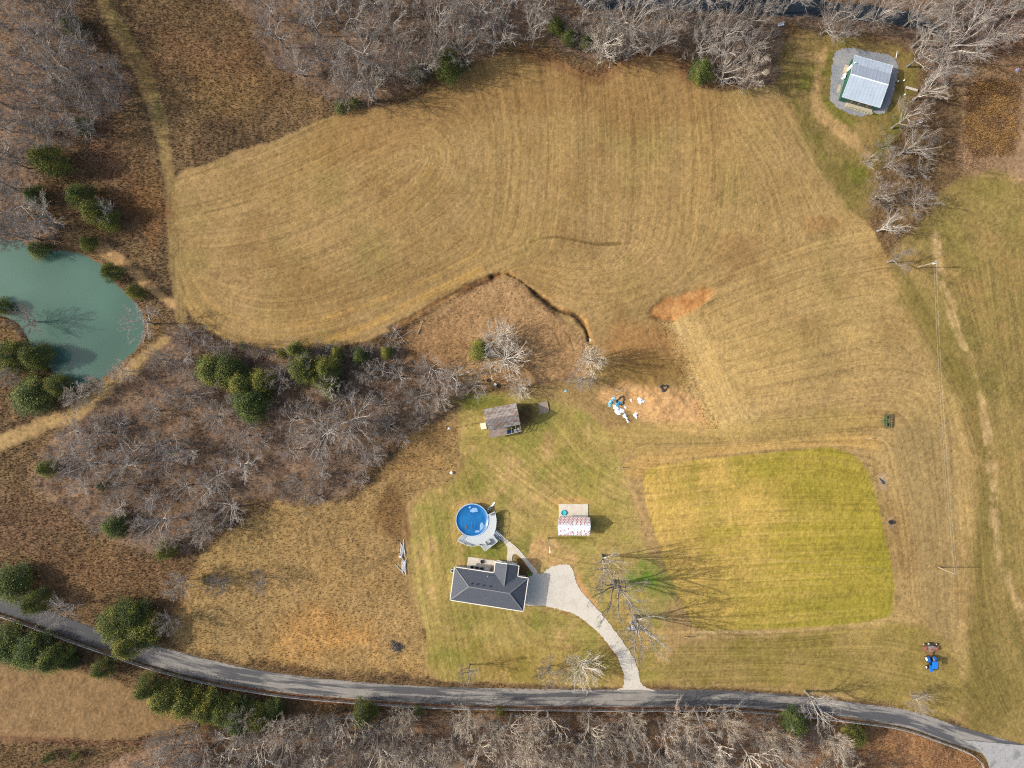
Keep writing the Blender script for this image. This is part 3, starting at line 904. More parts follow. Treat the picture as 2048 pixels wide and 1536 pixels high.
upm = nt.nodes.new("ShaderNodeMath"); upm.operation = 'MULTIPLY'; nt.links.new(upl, upm.inputs[0]); nt.links.new(ramp(tex(1, 0.06, 3.0, 6), 0.1, 0.35), upm.inputs[1])
c1 = mixc(upm.outputs[0], c1, (0.038, 0.039, 0.043))      # upper end: darker seal, with the trees' shade put into the colour
c2 = mixc(ramp(tex(1, 0.10, 7.0, 8, 0.6), 0.58, 0.63), c1, (0.085, 0.082, 0.080))        # dark wheel streaks
c3 = mixc(ramp(tex(1, 9, 40), 0.35, 0.75), c2, (0.13, 0.122, 0.11))
c3m = nt.nodes.new("ShaderNodeMix"); c3m.data_type = 'RGBA'; c3m.inputs[0].default_value = 0.3
nt.links.new(c2, c3m.inputs[6]); nt.links.new(c3, c3m.inputs[7])
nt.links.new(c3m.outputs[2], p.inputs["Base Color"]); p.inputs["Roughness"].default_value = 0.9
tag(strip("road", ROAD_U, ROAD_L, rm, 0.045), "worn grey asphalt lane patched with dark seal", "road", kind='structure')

pale_asphalt = mat("pale_asphalt", (0.27, 0.265, 0.255), 0.9, 0.15, 1.2, col2=(0.17, 0.168, 0.165), scale2=0.5, thresh=(0.52, 0.62))
concrete = mat("concrete", (0.50, 0.45, 0.365), 0.85, 0.10, 1.5, col2=(0.41, 0.36, 0.28), scale2=0.5, thresh=(0.45, 0.75))
white_gravel = mat("white_gravel", (0.47, 0.435, 0.365), 0.95, 0.07, 2.2, col2=(0.40, 0.365, 0.30), scale2=0.35, thresh=(0.48, 0.70), bump=0.15)
blue_gravel = mat("blue_gravel", (0.175, 0.185, 0.20), 0.95, 0.3, 3.0, col2=(0.24, 0.235, 0.225), scale2=0.3, thresh=(0.42, 0.6), bump=0.6)


def slab(name, pts, z, m, smooth=True, n=3, jag=0.0):
    P = catmull(pts, n, True) if smooth else np.asarray(pts, float)
    if jag:
        rr = np.random.RandomState(3)
        P = P + rr.normal(0, jag, P.shape)
    mb = MB()
    mb.prism([W(*q) for q in P], z - 0.25, z)
    return mb.build(name, m)


tag(slab("driveway", DRIVE, 0.075, white_gravel, True, 9, 0.7), "pale gravel driveway curving from the house to the lane", "driveway", kind='structure')
tag(slab("side_road", SIDE_ROAD, 0.06, pale_asphalt, False), "pale side road joining the lane", "road", kind='structure')
tag(slab("gravel_pad", PAD, 0.05, blue_gravel, True, 14, 0.9), "grey gravel pad around the metal-roofed cabin", "gravel", kind='structure')
wk = tag(slab("path", WALK, 0.11, concrete, True, 3), "pale concrete path from pool deck to driveway", "path", kind='structure')

# ------------------------------------------------------------------ house
def wall_prism(mb, pts, z0, z1, inset):
    """Outline pts (world) shrunk by inset, as a wall block."""
    P = np.array(pts, float)
    a = sum(P[i - 1][0] * P[i][1] - P[i][0] * P[i - 1][1] for i in range(len(P)))
    if a < 0: P = P[::-1]
    out = []
    n = len(P)
    for i in range(n):
        d0 = P[i] - P[i - 1]; d1 = P[(i + 1) % n] - P[i]
        n0 = np.array((-d0[1], d0[0])) / np.linalg.norm(d0); n1 = np.array((-d1[1], d1[0])) / np.linalg.norm(d1)
        b = (n0 + n1) / (1 + n0 @ n1)
        out.append(tuple(P[i] + b * inset))
    mb.prism(out, z0, z1)
    return out


shingle = mat("grey_shingle", (0.052, 0.060, 0.076), 0.9, 0.3, 7.0, col2=(0.076, 0.084, 0.100), scale2=2.6, thresh=(0.35, 0.65), bump=0.3)
shingle2 = mat("ridge_shingle", (0.17, 0.175, 0.18), 0.9, 0.2, 9.0)
trim = mat("cream_trim", (0.72, 0.68, 0.58), 0.6, 0.05)
siding = mat("grey_siding", (0.42, 0.42, 0.40), 0.8, 0.06, 2.0)
glass = mat("window_glass", (0.03, 0.04, 0.05), 0.08, 0.05, spec=0.6)
white = mat("white_paint", (0.80, 0.79, 0.76), 0.5, 0.04)
dark = mat("dark_fabric", (0.030, 0.034, 0.042), 0.8, 0.2)
black = mat("black_plastic", (0.016, 0.018, 0.022), 0.45, 0.2)
steel = mat("grey_steel", (0.30, 0.31, 0.32), 0.45, 0.15, metal=0.5)

ZE, ZR = 3.5, 5.4
q = {k: (x, y) for k, x, y in (("tl", 909.6, 1134.3), ("bl", 900.6, 1199.7), ("br", 1046.3, 1222.4), ("rt", 1056, 1156.5), ("nr", 1034.8, 1153.3), ("wr", 1037.4, 1131.4),
                               ("wm", 1013.7, 1128.2), ("wl", 990.8, 1124.7), ("nl", 988.3, 1146.2), ("we", 1007.8, 1173.0), ("re", 1018.8, 1186.8), ("rw", 937.5, 1173.5))}
ZW = ZE + (ZR - ZE) * 0.70
zz = {"re": ZR, "rw": ZR, "we": ZW, "wm": ZW}
hp = {k: W3(*v, zz.get(k, ZE)) for k, v in q.items()}
# keep the valley end on the main plane
tl, rt, rw_ = (np.array(hp[k]) for k in ("tl", "rt", "rw"))
nrm = np.cross(rt - tl, rw_ - tl)
on = lambda k: (hp[k][0], hp[k][1], float(tl[2] - ((hp[k][0] - tl[0]) * nrm[0] + (hp[k][1] - tl[1]) * nrm[1]) / nrm[2]))
hp["we"] = on("we"); hp["wm"] = (hp["wm"][0], hp["wm"][1], hp["we"][2])
hl = W3(978, 1176)
house = thing("house", (hl[0], hl[1], 0), "single-storey house with hipped grey shingle roof and cream gutters beside the driveway", "house")
O = tuple(house.location)
mb = MB(O)
outline = [hp[k][:2] for k in ("tl", "nl", "wl", "wr", "nr", "rt", "br", "bl")]
ins = wall_prism(mb, outline, -0.4, ZE - 0.12, 0.42)
mb.build("wall", siding, house)
mb = MB(O)
for f in (("tl", "rw", "bl"), ("bl", "rw", "re", "br"), ("br", "re", "rt"), ("tl", "nl", "we", "rw"), ("we", "nr", "rt", "re"), ("rw", "we", "re"), ("nl", "wl", "wm", "we"), ("wm", "wr", "nr", "we")):
    vs = [hp[k] for k in f]
    a = sum(vs[i - 1][0] * vs[i][1] - vs[i][0] * vs[i - 1][1] for i in range(len(vs)))
    mb.add(vs if a > 0 else vs[::-1], [tuple(range(len(vs)))])
roof = mb.build("roof", shingle, house)
# soffit, gable end, gutters, ridge caps, vents
mb = MB(O)
mb.prism(outline, ZE - 0.12, ZE - 0.02)
mb.build("soffit", trim, house)
mb = MB(O)
g = [hp["wl"], hp["wm"], hp["wr"]]
iy = -0.35
mb.add([(x, y + iy, z - 0.05) for x, y, z in g] + [(x, y + iy - 0.15, z - 0.05) for x, y, z in g], [(0, 1, 2), (5, 4, 3), (0, 3, 4, 1), (1, 4, 5, 2)])
mb.build("gable", siding, house)
ks = ("tl", "nl", "wl", "wr", "nr", "rt", "br", "bl")
cen = np.mean([hp[k] for k in ks], 0)
for i in range(8):
    if i == 2: continue
    a, b = np.array(hp[ks[i]]), np.array(hp[ks[(i + 1) % 8]])
    d = (b - a) / np.linalg.norm(b - a)
    nn = np.array((-d[1], d[0], 0))          # outline runs clockwise: outward is to the left
    m = MB(O)
    m.bar(a + nn * 0.07 + (0, 0, -0.03), b + nn * 0.07 + (0, 0, -0.03), 0.17, 0.14)
    m.build("gutter", trim, house)
for a, b in (("wl", "wm"), ("wm", "wr")):
    m = MB(O); m.bar(np.array(hp[a]) + (0, .06, .02), np.array(hp[b]) + (0, .06, .02), 0.14, 0.12); m.build("bargeboard", trim, house)
m = MB(O)
for a, b in (("tl", "rw"), ("bl", "rw"), ("rw", "re"), ("re", "rt"), ("re", "br"), ("we", "wm")):
    m.bar(np.array(hp[a]) + (0, 0, .02), np.array(hp[b]) + (0, 0, .02), 0.22, 0.06)
m.build("ridge_cap", shingle2, roof)
for x, y in ((942.5, 1167), (953.5, 1168.6), (966, 1171), (979, 1172.6)):
    x_, y_ = W(x, y, 5)
    z_ = ZR - 0.42
    m = MB(O); m.box((x_, y_, z_ + .1), (0.3, 0.3, 0.2), R(9)); m.prism([(x_ + .22 * math.cos(t), y_ + .22 * math.sin(t)) for t in np.linspace(0, 2 * math.pi, 9)[:-1]], z_ + .2, z_ + .25)
    m.build("roof_vent", dark, roof)
m = MB(O); x_, y_ = W(975.5, 1153, 4.5); m.tube((x_, y_, 4), (x_, y_, 4.75), .06); m.build("vent_pipe", white, roof)
# windows and doors
ax = np.array((math.cos(R(-8.8)), math.sin(R(-8.8))))
def on_wall(p0, p1, t, w, h, zc, name, m1, m2):
    p0, p1 = np.array(p0), np.array(p1)
    d = (p1 - p0) / np.linalg.norm(p1 - p0); o = np.array((d[1], -d[0]))
    c = p0 + (p1 - p0) * t
    rz = math.atan2(d[1], d[0])
    f = MB(O); cc_ = c + o * 0.02
    f.box((cc_[0], cc_[1], zc), (w + .16, .1, h + .16), rz); fo = f.build(name, m1, house)
    f = MB(O); cc_ = c + o * 0.075
    f.box((cc_[0], cc_[1], zc), (w, .03, h), rz); f.build("pane", m2, fo)
I = ins   # counter-clockwise, walls to the left of travel
for i in range(len(I)):
    a, b = I[i], I[(i + 1) % len(I)]
    L = math.dist(a, b)
    if L > 12:
        for t in ((0.12, 0.3, 0.62, 0.82) if L > 15 else (0.25, 0.7)):
            on_wall(a, b, t, 1.2, 1.3, 1.9, "window", white, glass)
    elif L > 6:
        for t in (0.28, 0.72): on_wall(a, b, t, 2.4, 2.2, 1.15, "door", white, white) if a[0] > W(1030, 0)[0] and a[1] < W(0, 1150)[1] else on_wall(a, b, t, 1.1, 1.2, 1.9, "window", white, glass)
# porch rails of the wing
for x0, y0, x1, y1 in ((995, 1121.8, 1012, 1125), (1024, 1126.5, 1034, 1128.5)):
    m = MB(O)
    a, b = W(x0, y0, 1), W(x1, y1, 1)
    for z in (0.35, 0.95): m.bar((*a, z), (*b, z), .09, .07)
    for t in np.linspace(0, 1, 7): m.box((a[0] + (b[0] - a[0]) * t, a[1] + (b[1] - a[1]) * t, .48), (.06, .06, .96), 0)
    m.build("porch_railing", white, house)
m = MB(O)
m.prism([W(993, 1120.5), W(1034, 1127.5), W(1033, 1137), W(991.5, 1131)], -.2, .16)
m.build("porch_floor", concrete, house)

PATIO = [(936.7, 1113.3), (992.3, 1121.4), (989, 1147), (932.6, 1138)]
tag(slab("patio", PATIO, 0.12, concrete, False), "pale concrete patio between house wing and pool", "patio", kind='structure')
# steps of the path
for k in range(4):
    yy = 1112 + 3.6 * k
    m = MB(); m.prism([W(1014.6, yy), W(1024.4, yy + 1), W(1024.2, yy + 4.2), W(1014.6, yy + 3.2)], -.1, .135 + 0.02 * k)
    if k == 0: st_ = thing("steps", G(1019, 1119), "short flight of concrete steps up to the house wing", "steps")
    m.o = tuple(st_.location); m.build("tread", concrete, st_)

# patio furniture
def chair(px, py, rz, label):
    c = thing("patio_chair", (*W(px, py), 0.12), label, "chair", "dark chairs on the patio", rz)
    m = MB(); m.box((0, 0, .42), (.62, .6, .08)); m.build("seat", dark, c)
    m = MB(); m.add([(-.31, .25, .42), (.31, .25, .42), (.31, .48, 1.05), (-.31, .48, 1.05), (-.31, .31, .42), (.31, .31, .42), (.31, .54, 1.05), (-.31, .54, 1.05)],
                    [(0, 1, 2, 3), (7, 6, 5, 4), (0, 4, 5, 1), (2, 6, 7, 3), (0, 3, 7, 4), (1, 5, 6, 2)]); m.build("backrest", dark, c)
    for sx in (-1, 1):
        m = MB(); m.box((sx * .34, .02, .64), (.07, .6, .05)); m.box((sx * .34, -.24, .32), (.05, .05, .62)); m.box((sx * .34, .24, .32), (.05, .05, .62)); m.build("armrest", black, c)
    return c
chair(944.6, 1133.8, R(20), "dark patio chair at the end farthest from the grey table")
chair(954.4, 1135.4, R(-15), "middle one of the three dark chairs on the patio")
chair(964.4, 1137.2, R(35), "dark patio chair next to the round grey table")
t = thing("patio_table", (*W(974, 1138.6), 0.12), "pale grey octagonal table on the patio beside three chairs", "table")
m = MB(); m.prism([(.72 * math.cos(a), .72 * math.sin(a)) for a in np.linspace(R(22.5), R(382.5), 9)[:-1]], .70, .75); m.build("table_top", mat("table_top", (.50, .53, .52), .35), t)
m = MB(); m.tube((0, 0, 0), (0, 0, .7), .06); m.tube((0, 0, 0), (0, 0, .05), .35); m.build("pedestal", steel, t)
t = thing("fire_pit", (*W(964.6, 1122.2), 0.12), "dark round fire pit on the open part of the patio", "fire pit")
m = MB()
n = 14
for k in range(n):
    a, b = 2 * math.pi * k / n, 2 * math.pi * (k + 1) / n
    m.bar((.42 * math.cos(a), .42 * math.sin(a), .32), (.42 * math.cos(b), .42 * math.sin(b), .32), .09, .06)
m.tube((0, 0, .12), (0, 0, .2), .2, .4, 14); m.build("bowl", black, t)
for k in range(3):
    m = MB(); a = 2.1 * k; m.tube((.3 * math.cos(a), .3 * math.sin(a), 0), (.38 * math.cos(a), .38 * math.sin(a), .3), .025)
    m.build("leg", steel, t)
tan_wood = mat("tan_wood", (.30, .22, .15), .8, .25, 3)
t = thing("patio_bench", (*W(983.4, 1137.8), 0.12), "brown wooden bench in the patio corner by the wing", "bench", rz=R(70))
m = MB(); [m.box((0, -.2 + .14 * k, .44), (1.5, .12, .05)) for k in range(4)]; m.build("seat", tan_wood, t)
m = MB(); [m.box((0, .36, .6 + .16 * k), (1.5, .05, .12)) for k in range(3)]; m.build("backrest", tan_wood, t)
for sx in (-.65, .65):
    m = MB(); m.box((sx, -.2, .21), (.08, .08, .42)); m.box((sx, .34, .5), (.08, .08, 1.0)); m.build("leg", tan_wood, t)
t = thing("air_conditioner", (*W(905.4, 1140), hz(*W(905.4, 1140))), "grey air conditioning unit against the house's short end", "air conditioner", rz=R(-9))
m = MB(); m.box((0, 0, .42), (.8, .8, .8)); m.build("casing", mat("ac_paint", (.42, .44, .46), .5), t)
m = MB(); m.tube((0, 0, .82), (0, 0, .86), .3, n=14); m.build("fan_grille", black, t)

# ------------------------------------------------------------------ pool with its deck
px0, py0, rp, ph = 944.3, 1040.2, 31.8 * S, 1.32
pc = W(px0, py0, ph)
pool = thing("swimming_pool", (*pc, 0), "round above-ground pool under a bright blue cover", "pool")
steel_wall = mat("pool_wall", (.55, .60, .66), .5, .08)
N = 48
ring = [(math.cos(2 * math.pi * k / N), math.sin(2 * math.pi * k / N)) for k in range(N)]
m = MB()
for k in range(N):
    a, b = ring[k], ring[(k + 1) % N]
    m.add([(rp * a[0], rp * a[1], -.2), (rp * b[0], rp * b[1], -.2), (rp * b[0], rp * b[1], ph), (rp * a[0], rp * a[1], ph)], [(0, 1, 2, 3)])
m.build("wall", steel_wall, pool)
m = MB()
for k in range(N):
    a, b = ring[k], ring[(k + 1) % N]
    r0, r1 = rp - .06, rp + .10
    m.add([(r0 * a[0], r0 * a[1], ph + .03), (r1 * a[0], r1 * a[1], ph + .03), (r1 * b[0], r1 * b[1], ph + .03), (r0 * b[0], r0 * b[1], ph + .03),
           (r0 * a[0], r0 * a[1], ph - .05), (r1 * a[0], r1 * a[1], ph - .05), (r1 * b[0], r1 * b[1], ph - .05), (r0 * b[0], r0 * b[1], ph - .05)],
          [(0, 1, 2, 3), (7, 6, 5, 4), (1, 5, 6, 2), (0, 3, 7, 4)])
m.build("top_rail", mat("rail_blue", (.30, .45, .62), .4), pool)
cover_m = mat("pool_cover", (0.010, 0.135, 0.34), 0.22, 0.10, 1.6, col2=(0.007, 0.09, 0.25), scale2=0.35, thresh=(.4, .6), spec=0.6)
rr = np.random.RandomState(4)
nr, na = 16, 64
vs, fs = [], []
for i in range(nr + 1):
    for k in range(na):
        r = (rp - .02) * i / nr; t_ = 2 * math.pi * k / na
        x, y = r * math.cos(t_), r * math.sin(t_)
        sag = -.30 * min(1, (nr - i) / 3.0) ** 0.8
        wr = .030 * math.sin(9 * (x * .9 + y * .35) + 2.2 * math.sin(2.2 * y)) * (max(0, -.2 * x - y + 1.0) / 4) + .015 * math.sin(7 * y + 3 * x) * (i / nr)
        wr += .03 * math.exp(-((x * .75 + y * .65 - .6) / .16) ** 2)
        vs.append((x, y, ph + sag + wr + rr.normal(0, .004)))
for i in range(nr):
    for k in range(na):
        fs.append((i * na + k, (i + 1) * na + k, (i + 1) * na + (k + 1) % na, i * na + (k + 1) % na))
m = MB(); m.add(vs, fs); cover = m.build("cover", cover_m, pool, True)
m = MB()
m.blob((-1.35, -1.75, ph - .27), (.22, .4, .05), 3, rough=.4)
m.build("leaf_patch", mat("wet_leaves", (.10, .06, .045), .7), cover)
pw = mat("puddle", (.20, .36, .56), .05, .2, 2.0, spec=.9)
m = MB(); m.blob((.45, 2.3, ph - .262), (.85, .55, .03), 8, rough=.35); m.blob((-.55, 3.05, ph - .25), (.28, .3, .04), 9, rough=.3); m.build("puddle", pw, cover)
m = MB(); m.blob((2.3, -1.6, ph - .262), (.5, 1.0, .03), 11, rough=.3); m.blob((1.3, -2.75, ph - .255), (.7, .28, .03), 12, rough=.3); m.build("puddle", pw, cover)

deck_m = mat("grey_deck", (.40, .425, .425), .75, .07, 2.0, stretch=(1, 14, 1))
DECK = [(925.7, 1068.5), (914.7, 1080), (930.8, 1087.5), (944.3, 1091), (960.4, 1088.4), (970.5, 1100), (995, 1081.6), (986.3, 1069), (991.7, 1054.5), (993, 1039.3), (990, 1022.3), (976, 1029)]
deck = thing("pool_deck", (*W(968, 1075, 1.2), 0), "pale grey raised deck wrapped around the round pool", "deck")
O = tuple(deck.location)
outer = [W(*k_, 1.22) for k_ in DECK]
a0 = math.atan2(outer[-1][1] - pc[1], outer[-1][0] - pc[0]); a1 = math.atan2(outer[0][1] - pc[1], outer[0][0] - pc[0])
arc = [(pc[0] + (rp + .12) * math.cos(t_), pc[1] + (rp + .12) * math.sin(t_)) for t_ in np.linspace(a0, a1 if a1 < a0 else a1 - 2 * math.pi, 22)]
m = MB(O); m.prism(outer + arc, 1.08, 1.22); m.build("deck_boards", deck_m, deck)
deck_wood = mat("deck_wood", (.35, .36, .35), .8)
for x, y in outer[:-1]: m = MB(O); m.box((x, y, .5), (.12, .12, 1.16)); m.build("post", deck_wood, deck)
rail_m = mat("rail_paint", (.55, .58, .58), .5)
for i in range(len(outer) - 1):
    if i in (6,): continue
    a, b = outer[i], outer[i + 1]
    m = MB(O)
    m.bar((*a, 2.14), (*b, 2.14), .10, .05); m.bar((*a, 1.36), (*b, 1.36), .05, .06)
    L = math.dist(a, b); k = max(2, int(L / .14))
    for t_ in np.linspace(0, 1, k + 1):
        m.box((a[0] + (b[0] - a[0]) * t_, a[1] + (b[1] - a[1]) * t_, 1.72), (.035, .035, .84) if 0 < t_ < 1 else (.1, .1, 1.0))
    m.build("railing", rail_m, deck)
# ramp from the deck down to the path
a, b = W(988.5, 1066, 1.0), W(1003, 1077, .3)
t = thing("deck_steps", (*W(995, 1071), 0), "grey wooden steps from pool deck down to the concrete path", "steps")
O = tuple(t.location)
for k in range(6):
    u = (k + .5) / 6
    x, y = a[0] + (b[0] - a[0]) * u, a[1] + (b[1] - a[1]) * u
    m = MB(O); m.box((x, y, 1.02 - .18 * k), (.34, 1.3, .06), math.atan2(b[1] - a[1], b[0] - a[0])); m.build("tread", deck_m, t)
d_ = np.array((b[0] - a[0], b[1] - a[1])); d_ /= np.linalg.norm(d_); o_ = np.array((-d_[1], d_[0])) * .7
for s in (-1, 1):
    m = MB(O); m.bar((a[0] + s * o_[0], a[1] + s * o_[1], 1.0), (b[0] + s * o_[0], b[1] + s * o_[1], .06), .06, .2); m.build("stringer", deck_m, t)
    m = MB(O); m.bar((a[0] + s * o_[0], a[1] + s * o_[1], 2.0), (b[0] + s * o_[0], b[1] + s * o_[1], 1.0), .08, .06)
    for u in (0, .5, 1): m.box((a[0] + d_[0] * u * math.dist(a, b) + s * o_[0], a[1] + d_[1] * u * math.dist(a, b) + s * o_[1], 1.0 - .5 * u), (.08, .08, 2.0 - u))
    m.build("handrail", rail_m, t)
t = thing("lounge_chair", (*W(976.5, 1083.5, 1.3), 1.22), "grey padded lounge chair on the deck corner", "chair", rz=R(-145))
cush = mat("grey_cushion", (.30, .32, .31), .85)
m = MB(); m.box((0, -.1, .36), (.95, .9, .2)); m.build("seat", cush, t)
m = MB(); m.box((0, .42, .62), (.95, .2, .62)); m.build("backrest", dark, t)
for s in (-.55, .55):
    m = MB(); m.box((s, 0, .42), (.14, 1.0, .5)); m.build("armrest", cush, t)
t = thing("storage_box", (*W(985, 1027.5, 1.3), 1.22), "small dark storage box at the end of the pool deck", "box", rz=R(25))
m = MB(); m.box((0, 0, .22), (.95, .45, .44)); m.build("body", mat("box_grey", (.10, .12, .13), .6), t)
m = MB(); m.box((0, 0, .47), (1.0, .5, .06)); m.build("lid", mat("box_lid", (.16, .18, .19), .5), t)
t = thing("pool_filter", G(979.5, 1016.5), "pool filter and pump on a small stand beside the pool", "filter")
m = MB(); m.box((0, 0, .08), (1.3, .8, .16), R(35)); m.build("base", concrete, t)
m = MB(); m.tube((-.25, -.15, .16), (-.25, -.15, .8), .26, .24, 12); m.blob((-.25, -.15, .8), (.25, .25, .16), 1, 12, 6, 0); m.build("tank", mat("tank", (.12, .16, .13), .4), t)
m = MB(); m.tube((.2, .12, .35), (.6, .38, .35), .14, .12, 10); m.build("pump", black, t)
m = MB(); m.tube((-.25, -.15, .5), (-1.1, -.9, .5), .04); m.tube((.2, .12, .45), (-.7, -1.1, .45), .04); m.build("hose", white, t)
t = MB(G(985.5, 1009)); gx_, gy_, gz_ = G(985.5, 1009)
for k in range(4): t.bar((gx_ - .4 + .1 * k, gy_ - .4, gz_ + .05 + .03 * k), (gx_ + .3 + .1 * k, gy_ + .5, gz_ + .05 + .03 * k), .16, .03)
tag(t.build("plank_pile", white), "few white boards lying by the pool filter", "boards")

# ------------------------------------------------------------------ white-roofed shed with its slab
EZ, RZ = 2.35, 4.0
shed_roof = bpy.data.materials.new("rust_patched_tin"); shed_roof.use_nodes = True
nt = shed_roof.node_tree; p = nt.nodes["Principled BSDF"]
tc = nt.nodes.new("ShaderNodeTexCoord")
sp = nt.nodes.new("ShaderNodeSeparateXYZ"); nt.links.new(tc.outputs["Object"], sp.inputs[0])
def math_n(op, a, b=None):
    n = nt.nodes.new("ShaderNodeMath"); n.operation = op
    for i, v in ((0, a), (1, b)):
        if v is None: continue
        if isinstance(v, (int, float)): n.inputs[i].default_value = v
        else: nt.links.new(v, n.inputs[i])
    return n.outputs[0]
br = nt.nodes.new("ShaderNodeTexBrick")
mp = nt.nodes.new("ShaderNodeMapping"); mp.inputs["Rotation"].default_value = (0, 0, R(90)); mp.inputs["Scale"].default_value = (1, 1, 1)
nt.links.new(tc.outputs["Object"], mp.inputs[0]); nt.links.new(mp.outputs[0], br.inputs[0])
br.inputs["Scale"].default_value = 1.0; br.inputs["Brick Width"].default_value = 0.62; br.inputs["Row Height"].default_value = 0.31; br.inputs["Mortar Size"].default_value = 0.06; br.inputs["Mortar Smooth"].default_value = 0.3
br.inputs["Color1"].default_value = (0, 0, 0, 1); br.inputs["Color2"].default_value = (1, 1, 1, 1); br.inputs["Mortar"].default_value = (0, 0, 0, 1)
ns = nt.nodes.new("ShaderNodeTexNoise"); ns.inputs["Scale"].default_value = 1.4; ns.inputs["Detail"].default_value = 5
nt.links.new(tc.outputs["Object"], ns.inputs["Vector"])
edge = math_n('MULTIPLY', math_n('ABSOLUTE', sp.outputs[1]), 0.30)
north = math_n('MULTIPLY', math_n('MAXIMUM', sp.outputs[1], 0.0), 0.26)
v = math_n('ADD', math_n('ADD', math_n('MULTIPLY', br.outputs[0], 0.75), math_n('MULTIPLY', ns.outputs[0], 0.5)), math_n('ADD', edge, north))
mrn = nt.nodes.new("ShaderNodeMapRange"); mrn.inputs[1].default_value, mrn.inputs[2].default_value = 0.98, 1.12; nt.links.new(v, mrn.inputs[0])
mort = math_n('SUBTRACT', 1.0, br.outputs["Fac"])
fac = math_n('MULTIPLY', mrn.outputs[0], mort)
rc = nt.nodes.new("ShaderNodeMix"); rc.data_type = 'RGBA'; nt.links.new(ns.outputs[0], rc.inputs[0]); rc.inputs[6].default_value = (.30, .075, .032, 1); rc.inputs[7].default_value = (.42, .17, .09, 1)
mx = nt.nodes.new("ShaderNodeMix"); mx.data_type = 'RGBA'; nt.links.new(fac, mx.inputs[0]); mx.inputs[6].default_value = (.62, .65, .70, 1); nt.links.new(rc.outputs[2], mx.inputs[7])
nt.links.new(mx.outputs[2], p.inputs["Base Color"]); p.inputs["Roughness"].default_value = .6

rc_ = [W(1117.5, 1033.9, EZ), W(1179.8, 1034.6, EZ), W(1179.6, 1071.4, EZ), W(1116.2, 1070.6, EZ)]
rr_ = [W(1115.4, 1051.8, RZ), W(1181.2, 1052.2, RZ)]
sl = W(1148, 1052, 2)
shed = thing("shed", (*sl, 0), "white tin-roofed shed streaked with orange rust beside a concrete slab", "shed")
O = tuple(shed.location)
m = MB(O)
ridge_l, ridge_r = (*rr_[0], RZ), (*rr_[1], RZ)
c4 = [(*c_, EZ) for c_ in rc_]
for f in ((c4[0], ridge_l, ridge_r, c4[1]), (c4[3], c4[2], ridge_r, ridge_l)):
    vs = [tuple(k) for k in f] + [(x, y, z - .07) for x, y, z in f]
    m.add(vs, [(3, 2, 1, 0) if f[0] == c4[0] else (0, 1, 2, 3), (4, 5, 6, 7) if f[0] == c4[0] else (7, 6, 5, 4), (0, 1, 5, 4), (1, 2, 6, 5), (2, 3, 7, 6), (3, 0, 4, 7)])
m.build("roof", shed_roof, shed)
m = MB(O); m.bar(np.array(ridge_l) + (0, 0, .03), np.array(ridge_r) + (0, 0, .03), .3, .05); m.build("ridge_cap", mat("pale_tin", (.60, .64, .70), .5), shed)
sw = mat("shed_wall", (.62, .62, .60), .7, .1, 2)
m = MB(O); x0, x1 = c4[0][0] + .3, c4[1][0] - .3; y0, y1 = c4[3][1] + .25, c4[0][1] - .25; ym = (y0 + y1) / 2
vs = [(x0, y0, -.2), (x1, y0, -.2), (x1, y1, -.2), (x0, y1, -.2), (x0, y0, EZ), (x1, y0, EZ), (x1, y1, EZ), (x0, y1, EZ), (x0, ym, RZ - .2), (x1, ym, RZ - .2)]
m.add(vs, [(0, 1, 5, 4), (2, 3, 7, 6), (0, 4, 8, 7, 3), (1, 2, 6, 9, 5)]); m.build("wall", sw, shed)
m = MB(O); m.box((x1 + .01, ym, 1.1), (.06, 2.4, 2.2)); m.build("door", mat("shed_door", (.40, .41, .42), .6), shed)
tag(slab("concrete_slab", [(1118, 1007.6), (1176, 1008), (1176.4, 1038), (1117.6, 1038)], 0.14, concrete, False), "bare concrete slab adjoining the rusty white shed", "slab", kind='structure')
t = thing("paddling_pool", (*W(1127.3, 1025), .14), "round turquoise paddling pool on the concrete slab", "paddling pool")
m = MB(); n = 20
for k in range(n):
    a, b = 2 * math.pi * k / n, 2 * math.pi * (k + 1) / n
    m.tube((.60 * math.cos(a), .60 * math.sin(a), .26), (.60 * math.cos(b), .60 * math.sin(b), .26), .05, n=6)
    m.add([(.58 * math.cos(a), .58 * math.sin(a), 0), (.58 * math.cos(b), .58 * math.sin(b), 0), (.62 * math.cos(b), .62 * math.sin(b), .26), (.62 * math.cos(a), .62 * math.sin(a), .26)], [(0, 1, 2, 3)])
m.build("tub", mat("turquoise_plastic", (.03, .34, .42), .4), t)
m = MB(); m.prism([(.56 * math.cos(a), .56 * math.sin(a)) for a in np.linspace(0, 2 * math.pi, 21)[:-1]], .02, .14); m.build("water", mat("tub_water", (.04, .42, .50), .08), t)

# ------------------------------------------------------------------ old barn
bEZ, bRZ = 3.3, 6.2
rust = mat("rusty_tin", (.20, .145, .115), .75, .35, 2.4, col2=(.31, .29, .27), scale2=0.55, thresh=(.40, .58), stretch=(.8, 2.0, 1.0))
rust2 = mat("brown_tin", (.27, .20, .155), .75, .2, 2.0, col2=(.20, .15, .12), scale2=.9)
bc = [W(966.9, 819, bEZ), W(1032.3, 805.9, bEZ), W(1040.8, 848.9, bEZ), W(977.4, 861, bEZ)]
brd = [W(970.8, 840.4, bRZ), W(1037.2, 828.4, bRZ)]
barn = thing("barn", (*W(1004, 834, 3), 0), "old barn with rusty ribbed tin roof and a brown lean-to", "barn")
O = tuple(barn.location)
wood = mat("grey_barn_wood", (.19, .16, .13), .9, .3, 2.5)
f0 = [(*bc[0], bEZ), (*brd[0], bRZ), (*brd[1], bRZ), (*bc[1], bEZ)]
f1 = [(*bc[3], bEZ), (*bc[2], bEZ), (*brd[1], bRZ), (*brd[0], bRZ)]
roofs = []
